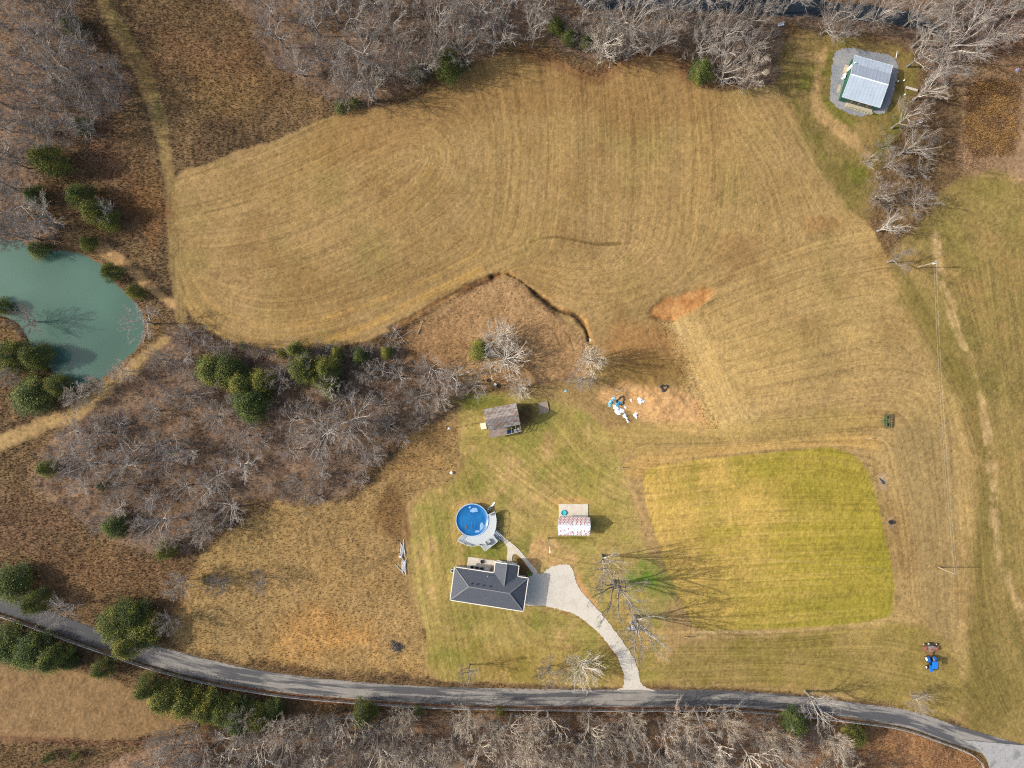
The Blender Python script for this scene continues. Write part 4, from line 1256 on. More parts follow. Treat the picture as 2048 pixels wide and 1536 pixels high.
for f in (f0, f1):
    f = [np.array(k) for k in f]
    # two courses of sheets, the upper one lapping over the lower
    e0, e1, r1, r0 = (f[0], f[3], f[2], f[1]) if f is not f1 and abs(f[0][2] - f[3][2]) < .1 else (f[0], f[1], f[2], f[3])
    for lo_, hi_, dz in ((0, .53, 0), (.48, 1, .045)):
        m = MB(O)
        a, b = e0 + (r0 - e0) * lo_, e1 + (r1 - e1) * lo_
        c_, d_ = e1 + (r1 - e1) * hi_, e0 + (r0 - e0) * hi_
        up3 = np.array((0, 0, dz))
        nrib = 26
        vs = []
        for i in range(nrib * 2 + 1):
            u = i / (nrib * 2); off = np.array((0, 0, .05 if i % 2 else 0)) + up3
            vs.append(a + (b - a) * u + off); vs.append(d_ + (c_ - d_) * u + off)
        m.add(vs, [(2 * i, 2 * i + 2, 2 * i + 3, 2 * i + 1) for i in range(nrib * 2)])
        m.build("roof_sheet", rust, barn)
m = MB(O); m.bar((*brd[0], bRZ + .06), (*brd[1], bRZ + .06), .26, .05); m.build("ridge_cap", mat("rust_cap", (.19, .12, .085), .8, .3), barn)
m = MB(O)
for k in (0.5,):
    for f in (f0, f1):
        lo0, lo1 = (np.array(f[0]), np.array(f[3])) if f is f0 else (np.array(f[0]), np.array(f[1]))
        hi0, hi1 = (np.array(f[1]), np.array(f[2])) if f is f0 else (np.array(f[3]), np.array(f[2]))
        m.bar(lo0 + (hi0 - lo0) * .49 + (0, 0, .1), lo1 + (hi1 - lo1) * .49 + (0, 0, .1), .26, .03)
m.build("rust_seam", mat("rust_seam", (.17, .10, .075), .85, .4, 2), barn)
m = MB(O)
cn = np.mean(bc, 0); wc = [tuple(cn + (np.array(k) - cn) * .93) for k in bc]; wr = [tuple(cn + (np.array(k) - cn) * .93) for k in brd]
vs = [(*wc[0], -.3), (*wc[1], -.3), (*wc[2], -.3), (*wc[3], -.3), (*wc[0], bEZ + .05), (*wc[1], bEZ + .05), (*wc[2], bEZ + .05), (*wc[3], bEZ + .05), (*wr[0], bRZ - .25), (*wr[1], bRZ - .25)]
m.add(vs, [(0, 1, 5, 4), (2, 3, 7, 6), (3, 0, 4, 8, 7), (1, 2, 6, 9, 5)]); m.build("wall", wood, barn)
# lean-to roof and the open rafters beside it
lz0, lz1 = 3.0, 2.3
l0 = [W(977.8, 860.5, lz0), W(1012, 854.6, lz0), W(1013.3, 870, lz1), W(980.6, 876, lz1)]
m = MB(O); vs = [(*l0[0], lz0), (*l0[1], lz0), (*l0[2], lz1), (*l0[3], lz1)]
m.add(vs + [(x, y, z - .06) for x, y, z in vs], [(3, 2, 1, 0), (4, 5, 6, 7), (0, 1, 5, 4), (1, 2, 6, 5), (2, 3, 7, 6), (3, 0, 4, 7)]); m.build("lean_to_roof", rust2, barn)
o0 = [W(1013, 854.5, lz0), W(1040, 849.5, lz0), W(1043, 862, lz1), W(1013.5, 869.5, lz1)]
m = MB(O)
m.bar((*o0[2], lz1), (*o0[3], lz1), .12, .16)
for u in (0.02, .33, .66, .98):
    a = np.array(o0[0]) * (1 - u) + np.array(o0[1]) * u; b = np.array(o0[3]) * (1 - u) + np.array(o0[2]) * u
    m.bar((*a, lz0), (*b, lz1), .08, .14)
m.bar((*o0[0], 2.6), (*o0[2], 2.2), .07, .1)
m.build("rafter_frame", mat("bare_wood", (.34, .30, .24), .85, .2), barn)
for k in (l0[3], l0[2], o0[2]):
    m = MB(O); m.box((k[0], k[1] + .1, 1.1), (.14, .14, 2.3)); m.build("post", wood, barn)
bx, by = W(1017.5, 863.5, 1)
t = thing("hoop_ring", (bx, by, 0.9), "blue plastic hoop on clutter under the barn's open rafters", "hoop")
m = MB()
for k in range(16):
    a, b = 2 * math.pi * k / 16, 2 * math.pi * (k + 1) / 16
    m.tube((.42 * math.cos(a), .36 * math.sin(a), .05 * math.sin(a)), (.42 * math.cos(b), .36 * math.sin(b), .05 * math.sin(b)), .09, n=6)
m.build("rim", mat("blue_plastic", (.04, .17, .42), .4), t)
m = MB(); m.tube((0, 0, -.9), (0, 0, 0), .34, .36, 12); m.build("tub", mat("tub_blue", (.03, .08, .16), .5), t)
for i, (x, y, c_, lab) in enumerate(((1036.8, 857.5, (.62, .60, .66), "pale lilac bucket in the clutter beside the barn"), (1030, 861, (.55, .56, .50), "white plastic drum under the barn rafters"))):
    t = thing("bucket", (*W(x, y, .5), 0), lab, "bucket")
    m = MB(); m.tube((0, 0, 0), (0, 0, .75), .24, .30, 12); m.build("body", mat("bucket_%d" % i, c_, .5), t)
    m = MB(); m.tube((0, 0, .75), (0, 0, .79), .32, n=12); m.build("lid", white, t)
for i in range(7):
    x, y = W(1022 + 2.9 * i, 864.5 - (i % 3) * 2.2, .4)
    m = MB((x, y, 0)); s_ = rnd.uniform(.25, .45)
    m.box((x, y, s_ * .6), (s_, s_ * 1.3, s_ * 1.2), rnd.uniform(0, 3)); m.box((x, y, s_ * 1.22), (s_ * 1.08, s_ * 1.36, .04), 0)
    o = m.build("crate", mat("crate_%d" % i, rnd.choice([(.05, .06, .07), (.20, .09, .06), (.30, .26, .2), (.08, .10, .16)]), .7))
    tag(o, "small weathered crate in the clutter under the barn's open rafters", "crate", "crates under the barn rafters")
t = thing("cabinet", (*W(966.8, 852, .9), 0), "cream box-shaped cabinet against the barn's end wall", "cabinet", rz=R(12))
cr = mat("cream_paint", (.66, .60, .42), .6, .08, col2=(.34, .28, .18), scale2=2.5, thresh=(.62, .68))
m = MB(); m.box((0, 0, .5), (1.25, 1.4, 1.0)); m.build("body", cr, t)
m = MB(); m.box((0, 0, 1.03), (1.32, 1.48, .06)); m.build("top", cr, t)
m = MB(); m.box((-.64, 0, .5), (.03, 1.1, .8)); m.build("door", white, t)
t = thing("raised_bed", (*W(1087, 815), 0), "weathered timber garden bed beyond the barn's shaded end", "garden bed", rz=R(12))
for x, y, sx, sy in ((0, 1.25, 2.2, .14), (0, -1.25, 2.2, .14), (1.1, 0, .14, 2.4), (-1.1, 0, .14, 2.4)):
    m = MB(); m.box((x, y, .14), (sx, sy, .3)); m.build("board", mat("bed_wood", (.28, .22, .17), .9, .25), t)
m = MB(); m.box((0, 0, .1), (2.1, 2.4, .18)); m.build("soil", mat("bed_soil", (.26, .20, .145), .95, .35, 4), t)

# ------------------------------------------------------------------ green cabin with metal roof
cE, cR = 2.6, 3.9
ks = [(1709.7, 110.2), (1785.6, 131.2), (1760, 215.3), (1684.5, 193.7)]
cc4 = [(*W(*k, cE), cE) for k in ks]
cr2 = [(*W(1701.5, 148.6, cR), cR), (*W(1776.5, 170.2, cR), cR)]
cabin = thing("cabin", (*W(1735, 162, 2), 0), "dark green cabin with pale blue metal roof on a grey gravel pad", "cabin")
O = tuple(cabin.location)
def ribbed(name, c_, c2_):
    return mat(name, c_, .42, .06, 2.0, metal=.15, col2=c2_, scale2=.5, thresh=(.4, .6))
mt1 = ribbed("pale_metal_roof", (.40, .46, .52), (.35, .41, .47)); mt2 = ribbed("grey_metal_roof", (.31, .35, .41), (.27, .31, .36))
def roof_plane(name, e0, e1, r1, r0, m_, lo_=0, hi_=1, dz=0, n=11):
    e0, e1, r1, r0 = (np.array(k) for k in (e0, e1, r1, r0))
    a, b, c_, d_ = e0 + (r0 - e0) * lo_, e1 + (r1 - e1) * lo_, e1 + (r1 - e1) * hi_, e0 + (r0 - e0) * hi_
    m = MB(O); vs = []
    for i in range(n * 3 + 1):
        u = i / (n * 3); o = np.array((0, 0, dz + (.014 if i % 3 == 0 else 0)))
        vs += [a + (b - a) * u + o, d_ + (c_ - d_) * u + o]
    m.add(vs, [(2 * i, 2 * i + 2, 2 * i + 3, 2 * i + 1) for i in range(n * 3)])
    return m.build(name, m_, cabin)
roof_plane("roof_sheet", cc4[3], cc4[2], cr2[1], cr2[0], mt1, 0, .40, 0)
roof_plane("roof_sheet", cc4[3], cc4[2], cr2[1], cr2[0], mt1, .38, 1, .03)
roof_plane("roof_sheet", cc4[0], cc4[1], cr2[1], cr2[0], mt1, 0, .45, 0)
roof_plane("roof_sheet", cc4[0], cc4[1], cr2[1], cr2[0], mt2, .43, 1, .03)
m = MB(O); m.bar(np.array(cr2[0]) + (0, 0, .06), np.array(cr2[1]) + (0, 0, .06), .28, .05); m.build("ridge_cap", mat("ridge_white", (.68, .72, .76), .4), cabin)
m = MB(O)
for a, b in ((cc4[0], cr2[0]), (cr2[0], cc4[3]), (cc4[1], cr2[1]), (cr2[1], cc4[2]), (cc4[3], cc4[2]), (cc4[0], cc4[1])):
    m.bar(np.array(a) - (0, 0, .05), np.array(b) - (0, 0, .05), .08, .16)
m.build("roof_edge", mat("edge_trim", (.50, .56, .58), .5), cabin)
green = mat("green_siding", (.008, .075, .048), .5, .12, 3)
m = MB(O); cn = np.mean([k[:2] for k in cc4], 0); wc = [tuple(cn + (np.array(k[:2]) - cn) * .955) for k in cc4]; wr = [tuple(cn + (np.array(k[:2]) - cn) * .955) for k in cr2]
vs = [(*k, -.1) for k in wc] + [(*k, cE - .05) for k in wc] + [(*k, cR - .12) for k in wr]
m.add(vs, [(0, 1, 5, 4), (2, 3, 7, 6), (3, 0, 4, 8, 7), (1, 2, 6, 9, 5)]); m.build("wall", green, cabin)
# porch deck with rail along the long side, side step, heat pump
def on_line(a, b, u, off):
    a, b = np.array(a), np.array(b); d_ = (b - a) / np.linalg.norm(b - a)
    return a + (b - a) * u + np.array((d_[1], -d_[0])) * off
A_, B_ = wc[3], wc[2]
pk = mat("porch_wood", (.40, .33, .24), .85, .2)
u0, u1 = .22, .95
P4 = [tuple(on_line(A_, B_, u0, .0)), tuple(on_line(A_, B_, u1, .0)), tuple(on_line(A_, B_, u1, 1.15)), tuple(on_line(A_, B_, u0, 1.15))]
m = MB(O); m.prism(P4, .0, .28); m.build("porch_floor", pk, cabin)
m = MB(O)
for z in (.75, 1.15): m.bar((*P4[3], z), (*P4[2], z), .1, .06)
for u in np.linspace(0, 1, 9): q_ = np.array(P4[3]) * (1 - u) + np.array(P4[2]) * u; m.box((q_[0], q_[1], .7), (.09, .09, 1.0), 0)
m.build("porch_railing", mat("rail_olive", (.34, .34, .22), .8), cabin)
for u, w_ in ((.36, 1.2), (.58, 1.4), (.8, 1.2)):
    q_ = on_line(A_, B_, u, .03); rz = math.atan2(B_[1] - A_[1], B_[0] - A_[0])
    m = MB(O); m.box((q_[0], q_[1], 1.5), (w_, .1, 1.3), rz); fr = m.build("window", mat("red_brown_frame", (.34, .14, .10), .7), cabin)
    q_ = on_line(A_, B_, u, .09); m = MB(O); m.box((q_[0], q_[1], 1.5), (w_ - .2, .04, 1.1), rz); m.build("pane", glass, fr)
A_, B_ = wc[0], wc[3]; rz = math.atan2(B_[1] - A_[1], B_[0] - A_[0])
q_ = on_line(A_, B_, .22, .45); m = MB(O); m.box((q_[0], q_[1], .15), (2.0, .85, .3), rz); m.build("side_deck", pk, cabin)
q_ = on_line(A_, B_, .22, .03); m = MB(O); m.box((q_[0], q_[1], 1.2), (1.0, .08, 2.0), rz); m.build("door", white, cabin)
q_ = on_line(A_, B_, .42, .5); t = thing("heat_pump", (*q_, .05), "white heat pump unit beside the green cabin wall", "heat pump", rz=rz)
m = MB(); m.box((0, 0, .45), (1.15, .5, .9)); m.build("casing", white, t)
m = MB(); m.tube((0, -.26, .45), (0, -.29, .45), .33, n=12); m.build("fan_grille", steel, t)
q_ = on_line(A_, B_, .72, 1.0); m = MB((*q_, .05)); [m.box((q_[0] + .12 * k * math.cos(rz + 1.57), q_[1] + .12 * k * math.sin(rz + 1.57), .08), (2.0, .11, .05), rz) for k in range(6)]
tag(m.build("wooden_platform", pk), "low tan plank platform on gravel along the cabin", "platform")
q_ = np.array(cr2[0][:2]) * .45 + np.array(cc4[0][:2]) * .55
m = MB(O); m.tube((q_[0] + .35, q_[1] + .1, 3.0), (q_[0] + .35, q_[1] + .1, 3.7), .09); m.build("chimney_pipe", white, cabin)

# ------------------------------------------------------------------ tractor and machines
blue = mat("tractor_blue", (.008, .120, .44), .32, .06, spec=.6)
blue2 = mat("canopy_blue", (.012, .16, .56), .38, .05)
tyre_m = mat("tyre_rubber", (.022, .022, .023), .85, .2, 6)
rim_m = mat("rim_white", (.72, .70, .62), .5)
tx, ty, tz = G(1856, 1323)
tr = thing("tractor", (tx, ty, tz + .03), "blue tractor with canopy and white wheel rims hitched to a red mower", "tractor", rz=0)
def wheel(name, x, y, r, w, root):
    m = MB(); n = 20
    for k in range(n):
        a, b = 2 * math.pi * k / n, 2 * math.pi * (k + 1) / n
        for (ra, xa), (rb, xb) in (((r * .62, -w / 2), (r * .93, -w / 2)), ((r * .93, -w / 2), (r, -w * .3)), ((r, -w * .3), (r, w * .3)), ((r, w * .3), (r * .93, w / 2)), ((r * .93, w / 2), (r * .62, w / 2)), ((r * .62, w / 2), (r * .62, -w / 2))):
            m.add([(x + xa, y + ra * math.cos(a), r + ra * math.sin(a)), (x + xb, y + rb * math.cos(a), r + rb * math.sin(a)), (x + xb, y + rb * math.cos(b), r + rb * math.sin(b)), (x + xa, y + ra * math.cos(b), r + ra * math.sin(b))], [(0, 1, 2, 3)])
        if k % 2 == 0:
            for s in (-1, 1):
                m.bar((x + s * w * .05, y + (r + .015) * math.cos(a), r + (r + .015) * math.sin(a)), (x + s * w * .46, y + (r + .01) * math.cos(a + .22), r + (r + .01) * math.sin(a + .22)), .05, .05)
    wh = m.build(name, tyre_m, root)
    m = MB(); m.tube((x - w * .4, y, r), (x + w * .4, y, r), r * .63, n=18); m.tube((x - w * .5, y, r), (x + w * .5, y, r), r * .2, n=10); m.build("rim", rim_m, wh)
for s in (-1, 1):
    wheel("rear_wheel", s * .80, .95, .72, .42, tr)
    wheel("front_wheel", s * .74, -1.05, .46, .30, tr)
m = MB(); m.box((0, -1.05, .98), (.62, 1.45, .62)); m.box((0, -1.05, 1.31), (.5, 1.35, .06)); m.add([(-.31, -1.77, .67), (.31, -1.77, .67), (.27, -1.9, .7), (-.27, -1.9, .7), (-.31, -1.77, 1.29), (.31, -1.77, 1.29), (.25, -1.9, 1.2), (-.25, -1.9, 1.2)], [(3, 2, 6, 7), (0, 4, 7, 3), (1, 2, 6, 5), (4, 5, 6, 7)])
hood = m.build("hood", blue, tr)
m = MB(); m.box((0, -1.905, .95), (.42, .02, .44)); m.build("grille", black, hood)
for s in (-1, 1):
    m = MB(); m.tube((s * .17, -1.9, 1.16), (s * .17, -1.93, 1.16), .07); m.build("headlight", white, hood)
m = MB(); m.box((0, 0, .55), (.44, 2.6, .34)); m.box((0, -1.05, .48), (1.1, .16, .16)); m.box((0, .95, .72), (1.2, .26, .26)); m.build("chassis", black, tr)
for s in (-1, 1):
    m = MB(); n = 8
    for k in range(n):
        a, b = R(10 + 140 * k / n), R(10 + 140 * (k + 1) / n)
        m.add([(s * .48, .95 + .80 * math.cos(a), .72 + .80 * math.sin(a)), (s * 1.0, .95 + .80 * math.cos(a), .72 + .80 * math.sin(a)), (s * 1.0, .95 + .80 * math.cos(b), .72 + .80 * math.sin(b)), (s * .48, .95 + .80 * math.cos(b), .72 + .80 * math.sin(b)),
               (s * .48, .95 + .76 * math.cos(a), .72 + .76 * math.sin(a)), (s * 1.0, .95 + .76 * math.cos(a), .72 + .76 * math.sin(a)), (s * 1.0, .95 + .76 * math.cos(b), .72 + .76 * math.sin(b)), (s * .48, .95 + .76 * math.cos(b), .72 + .76 * math.sin(b))],
              [(0, 1, 2, 3), (7, 6, 5, 4), (1, 5, 6, 2), (0, 3, 7, 4)])
    m.build("fender", blue, tr)
m = MB(); m.box((0, .62, 1.02), (.5, .5, .14)); m.box((0, .9, 1.3), (.5, .12, .5)); m.build("seat", black, tr)
m = MB(); m.tube((0, -.3, 1.25), (0, .12, 1.5), .03); [m.tube((.2 * math.cos(a), .14 + .1 * math.sin(a), 1.5 + .17 * math.sin(a)), (.2 * math.cos(a + .53), .14 + .1 * math.sin(a + .53), 1.5 + .17 * math.sin(a + .53)), .018, n=5) for a in np.arange(0, 6.2, .524)]; m.build("steering_wheel", black, tr)
m = MB()
for s in (-1, 1): m.bar((s * .62, 1.2, .9), (s * .62, 1.05, 2.45), .08, .08); m.bar((s * .55, 1.05, 2.42), (s * .5, -.2, 2.42), .06, .05)
m.build("roll_bar", black, tr)
m = MB(); P = [(-.68, -.45), (-.55, -.62), (.55, -.62), (.68, -.45), (.68, .95), (.55, 1.1), (-.55, 1.1), (-.68, .95)]; m.prism(P, 2.46, 2.52); m.prism([(x * .86, (y - .24) * .86 + .24) for x, y in P], 2.52, 2.58); can = m.build("canopy", blue2, tr)
m = MB(); m.tube((.17, -.75, 1.3), (.17, -.75, 1.95), .045); m.build("exhaust", black, tr)
m = MB(); m.bar((0, .98, .5), (0, 1.72, .5), .09, .08); m.build("drawbar", steel, tr)

red = mat("faded_red", (.24, .075, .052), .7, .35, 4, col2=(.15, .09, .065), scale2=2, thresh=(.45, .65))
mx_, my_, mz_ = G(1857.5, 1293.5)
mo = thing("rotary_mower", (mx_, my_, mz_), "faded red folding rotary mower behind the blue tractor", "mower")
m = MB(); m.prism([(-.75, .55), (.75, .55), (.75, -.35), (.35, -1.0), (-.35, -1.0), (-.75, -.35)], .42, .62); m.build("centre_deck", mat("mower_brown", (.22, .15, .11), .75, .3), mo)
for s in (-1, 1):
    m = MB(); m.prism([(s * .8, .5), (s * 1.75, .45), (s * 1.8, -.35), (s * 1.2, -.75), (s * .8, -.45)], .45, .66); m.bar((s * 1.0, .4, .7), (s * 1.6, -.3, .7), .12, .1); m.bar((s * .85, -.35, .7), (s * 1.7, -.1, .7), .1, .08); w_ = m.build("wing_deck", red, mo)
    m = MB(); m.tube((s * 1.25, .0, .66), (s * 1.25, 0, .86), .2, .14, 10); m.build("gearbox", red, w_)
    wheel("tail_wheel", s * 1.5, .85, .28, .2, mo)
    m = MB(); m.bar((s * .3, .3, 1.0), (s * 1.1, .45, .75), .07, .07); m.build("hydraulic_ram", steel, mo)
for s in (-.35, -.12, .12, .35): wheel("transport_wheel", s, .95, .32, .17, mo)
m = MB(); m.bar((-.5, .62, .75), (.5, .62, .75), .12, .1); m.bar((-.7, .5, .72), (.7, .5, .72), .1, .1); m.build("rear_frame", steel, mo)
m = MB(); m.bar((-.3, -.9, .6), (0, -2.0, .55), .1, .1); m.bar((.3, -.9, .6), (0, -2.0, .55), .1, .1); m.bar((0, -.4, .7), (0, -2.05, .58), .14, .1); m.tube((0, -.3, .64), (0, -.3, .9), .2, .15, 10); m.build("tongue", red, mo)

gpaint = mat("faded_green", (.085, .135, .05), .65, .3, 5)
x_, y_, z_ = G(1774, 842)
di = thing("disc_harrow", (x_, y_, z_), "faded green disc harrow standing in the straw-coloured grass", "harrow")
m = MB()
for a, b in (((-1.5, 0), (-.4, .0)), ((-.95, -1.25), (-.95, 1.25)), ((.45, -1.6), (.45, 1.6)), ((-.95, 1.2), (.45, 1.5)), ((-.95, -1.2), (.45, -1.5)), ((-1.6, 0), (-.4, .95)), ((-1.6, 0), (-.4, -.95)), ((-.95, .3), (.45, .4)), ((-.95, -.3), (.45, -.4)), ((-.3, -1.3), (-.3, 1.3))):
    m.bar((*a, .75), (*b, .75), .13, .12)
m.bar((-.8, -.2, 1.1), (.1, -.2, .85), .1, .1); m.tube((-2.3, .05, .5), (-1.5, 0, .75), .06)
m.build("frame", gpaint, di)
for xg, tilt in ((-.55, .16), (.85, -.14)):
    for s in (-1, 1):
        m = MB()
        a, b = np.array((xg, s * .15, .32)), np.array((xg + tilt * 1.4 * 1, s * 1.6, .32))
        m.tube(a, b, .04)
        d_ = (b - a) / np.linalg.norm(b - a)
        for u in np.linspace(.02, .98, 8): c_ = a + (b - a) * u; m.tube(c_ - d_ * .012, c_ + d_ * .012, .30, n=14)
        m.build("disc_gang", mat("rusty_disc", (.11, .075, .055), .6, .3), di)
for s in (-1, 1): wheel("transport_wheel", -.05, s * .95, .38, .22, di)
m = MB(); m.bar((.95, -1.65, .55), (1.05, 1.75, .55), .1, .1); m.build("rear_bar", mat("rust_bar", (.30, .13, .06), .8), di)

# ------------------------------------------------------------------ utility poles and wires
polewood = mat("pole_wood", (.30, .24, .18), .9, .25, 4)
wire_m = mat("wire", (.36, .34, .30), .5)
def upole(px, py, h, label, extra):
    x, y, z = G(px, py)
    t = thing("utility_pole", (x, y, z), label, "utility pole")
    m = MB(); m.tube((0, 0, -.3), (0, 0, h), .16, .10, 10); m.build("pole", polewood, t)
    m = MB(); m.tube((.0, .0, h), (0, 0, h + .12), .03); m.tube((-.28, 0, h - .25), (-.28, 0, h - .05), .045); m.tube((.28, 0, h - .25), (.28, 0, h - .05), .045); m.bar((-.35, 0, h - .3), (.35, 0, h - .3), .08, .08); m.build("insulators", steel, t)
    for e in extra:
        m = MB()
        if e == "can": m.tube((.3, 0, h - 1.5), (.3, 0, h - .55), .26, n=12); m.tube((.3, 0, h - .55), (.3, 0, h - .48), .28, n=12); m.build("transformer", mat("transformer", (.62, .64, .66), .5), t)
        if e == "lamp": m.bar((0, 0, h - .6), (.1, -1.3, h - .3), .06, .06); m.prism([(.0, -1.2), (.28, -1.25), (.24, -1.85), (.02, -1.8)], h - .36, h - .24); m.build("lamp_head", white, t)
    return np.array((x, y, z + h))
tA = upole(1838, 534, 6.8, "utility pole with grey transformer near the bare creek trees", ["can"])
tB = upole(1876, 1134, 6.6, "plain utility pole in the mown strip beyond the pasture", [])
tC = upole(1095, 1076, 7.6, "utility pole with a white lamp arm beside the rusty shed", ["lamp"])
def wires(a, b, label, offs, sag):
    m = MB(tuple(a))
    for o in offs:
        prev = None
        for u in np.linspace(0, 1, 15):
            p_ = a + (b - a) * u + np.array((o, 0, -.15 - sag * 4 * u * (1 - u)))
            if prev is not None: m.tube(prev, p_, .011, n=4)
            prev = p_
    tag(m.build("power_line", wire_m), label, "power line")
wires(tA, tB, "pair of thin wires between the creek pole and the mown-strip pole", (-.28, .28), 1.0)
wires(tC, tB, "thin service wire from the pole by the shed across the pasture", (0.0,), 1.6)

# ------------------------------------------------------------------ fence along the lane
FEN = [(-140, 1186), (-40, 1219), (0, 1231), (60, 1251), (150, 1283), (225, 1308), (305, 1335), (405, 1362), (505, 1381), (600, 1394), (752, 1406), (900, 1413), (1100, 1417), (1300, 1418.5),
       (1420, 1419.5), (1500, 1423), (1605, 1432), (1712, 1443), (1800, 1456), (1880, 1483), (1930, 1502), (1958, 1520), (1968, 1545)]
fp = catmull(FEN, 12)
d_ = np.cumsum(np.concatenate([[0], np.linalg.norm(np.diff(fp, axis=0), axis=1)])) * S
npost = 97
fps = [(np.interp(s_, d_, fp[:, 0]), np.interp(s_, d_, fp[:, 1])) for s_ in np.linspace(0, d_[-1], npost)]
fw = [(*W(*k),) for k in fps]
fence = thing("board_fence", (*fw[45], 0), "long weathered grey board fence along the far edge of the lane", "fence")
O = tuple(fence.location)
fm = mat("weathered_board", (.33, .31, .275), .9, .28, 1.2, col2=(.22, .20, .18), scale2=.5)
m = MB(O)
for i in range(npost - 1):
    a, b = fw[i], fw[i + 1]
    za, zb = hz(*a), hz(*b)
    dn = np.array((b[1] - a[1], a[0] - b[0])); dn = dn / np.linalg.norm(dn) * -.07
    for zc, w_ in ((.28, .16), (.62, .16), (.96, .16)):
        j = rnd.uniform(-.015, .015)
        m.bar((a[0] + dn[0], a[1] + dn[1], za + zc + j), (b[0] + dn[0], b[1] + dn[1], zb + zc + j), .03, w_)
    m.bar((a[0], a[1], za + 1.1), (b[0], b[1], zb + 1.1), .17, .035)
m.build("rail_boards", fm, fence)
post0 = None
for i, (x, y) in enumerate(fw):
    if post0 is None:
        m = MB(); m.box((0, 0, .5), (.12, .12, 1.15)); m.box((0, 0, 1.09), (.15, .15, .03)); post0 = m.build("post", fm, fence); o = post0
    else:
        o = post0.copy(); C.objects.link(o); o.parent = fence
    o.location = (x - O[0], y - O[1], hz(x, y))
for px, py, h, lab in ((1244, 935, 1.25, "dark corner post where the barn lawn meets the pasture"), (1375, 1274, 1.25, "dark corner post by the pasture end nearest the driveway"), (1741, 877, 1.1, "dark corner post near the green harrow")):
    x, y, z = G(px, py)
    t = thing("corner_post", (x, y, z), lab, "post")
    m = MB(); m.tube((0, 0, -.2), (0, 0, h), .11, .10, 8); m.build("post", polewood, t)
    m = MB(); m.tube((.0, .0, h * .8), (-.8, 0, .05), .06); m.build("brace", polewood, t)

# ------------------------------------------------------------------ small things lying about
def crumple(name, px, py, rx, ry, rz, c_, label, cat, seed, h=.35, hole=0.0, rough_=.45):
    """A crumpled sheet of plastic: a ragged, folded patch with thickness of its own folds."""
    x, y, z = G(px, py)
    rr = np.random.RandomState(seed)
    n, k = 26, 7
    vs, fs = [], []
    edge = 1 + .35 * np.sin(np.arange(n) * 2 * math.pi / n * 3 + rr.uniform(0, 6)) * rr.uniform(.4, 1, n) + rr.uniform(-.25, .25, n)
    co, si = math.cos(rz), math.sin(rz)
    for j in range(k + 1):
        for i in range(n):
            t_ = 2 * math.pi * i / n
            r = (hole + (1 - hole) * j / k) * edge[i]
            lx, ly = rx * r * math.cos(t_), ry * r * math.sin(t_)
            wx, wy = lx * co - ly * si, lx * si + ly * co
            zz_ = .03 + h * (1 - (j / k) ** 2) * rr.uniform(.15, 1) + (hz(x + wx, y + wy) - z)
            vs.append((wx, wy, zz_ if j < k else .0 + hz(x + wx, y + wy) - z))
    for j in range(k):
        for i in range(n):
            fs.append((j * n + i, (j + 1) * n + i, (j + 1) * n + (i + 1) % n, j * n + (i + 1) % n))
    if not hole: fs.append(tuple(range(n)))
    m = MB(); m.add(vs, fs)
    o = m.build(name, mat(name + "_%d" % seed, c_, rough_, .12, 2.5, bump=.3)); o.location = (x, y, z)
    return tag(o, label, cat)
LB, WT, BK = (.10, .36, .50), (.78, .79, .80), (.030, .036, .045)
crumple("plastic_tarp", 1222, 805, 1.15, .45, R(55), (.14, .42, .54), "light blue crumpled tarp lying nearest the barn lawn on bare dirt", "tarp", 1)
crumple("plastic_tarp", 1237, 807, 1.0, .5, R(35), (.05, .28, .44), "deeper blue crumpled tarp inside the black hoop of plastic", "tarp", 2)
crumple("plastic_tarp", 1240, 802, 1.0, 1.15, R(-20), (.035, .05, .065), "black curl of plastic around the deeper blue tarp", "tarp", 3, .3, .72)
crumple("plastic_tarp", 1236, 820, 1.35, .85, R(-35), (.66, .74, .80), "large pale blue and white tarp heap below the blue tarps", "tarp", 4)
crumple("plastic_tarp", 1250, 832, .6, .45, R(-50), WT, "white plastic sheet trailing off the large pale heap", "tarp", 5)
crumple("plastic_tarp", 1254.5, 840.5, .75, .22, R(-55), WT, "narrow white plastic strip nearest the green lawn edge", "tarp", 6)
crumple("plastic_tarp", 1281, 801.5, .95, .6, R(-15), WT, "white star-shaped crumple of plastic alone on the dirt", "tarp", 7)
crumple("plastic_tarp", 1271, 830, .5, .75, R(10), WT, "white upright bundle of plastic beside the pale tarp heap", "tarp", 8)
crumple("plastic_tarp", 1261.5, 800, .22, .3, R(10), WT, "small white scrap of plastic between the blue and white tarps", "tarp", 9, .2)
crumple("plastic_tarp", 1226.5, 796, .4, .3, R(10), (.50, .70, .76), "small pale scrap of plastic above the light blue tarp", "tarp", 10, .2)
crumple("plastic_tarp", 1251, 814.5, .45, .25, R(10), (.62, .60, .60), "small greyish scrap of plastic by the dry weeds", "tarp", 11, .2)
crumple("plastic_tarp", 1327, 776, .95, .85, R(20), (.05, .06, .072), "black folded tarp ring alone at the edge of bare dirt", "tarp", 12, .45, .55)
crumple("plastic_tarp", 1766, 963, .95, .32, R(-50), (.045, .06, .085), "torn black plastic on a pale patch beside the pasture", "tarp", 13, .3)
crumple("plastic_sheet", 898, 857, .35, .22, .3, (.66, .72, .80), "small pale sheet lying in brown grass west of the barn", "sheet", 14, .1)
crumple("plastic_sheet", 1131.5, 782, .4, .25, .3, (.30, .52, .60), "small blue-grey plastic sheet near the pale leafless trees", "sheet", 15, .2)
crumple("plastic_sheet", 1179.5, 680, .18, .5, .1, (.70, .66, .56), "pale scrap at the end of the eroded gully", "sheet", 16, .15)
crumple("cloth_heap", 2034, 141, .75, .42, .5, (.30, .26, .38), "purple grey cloth heap in the rough beyond the creek", "cloth", 17, .35)
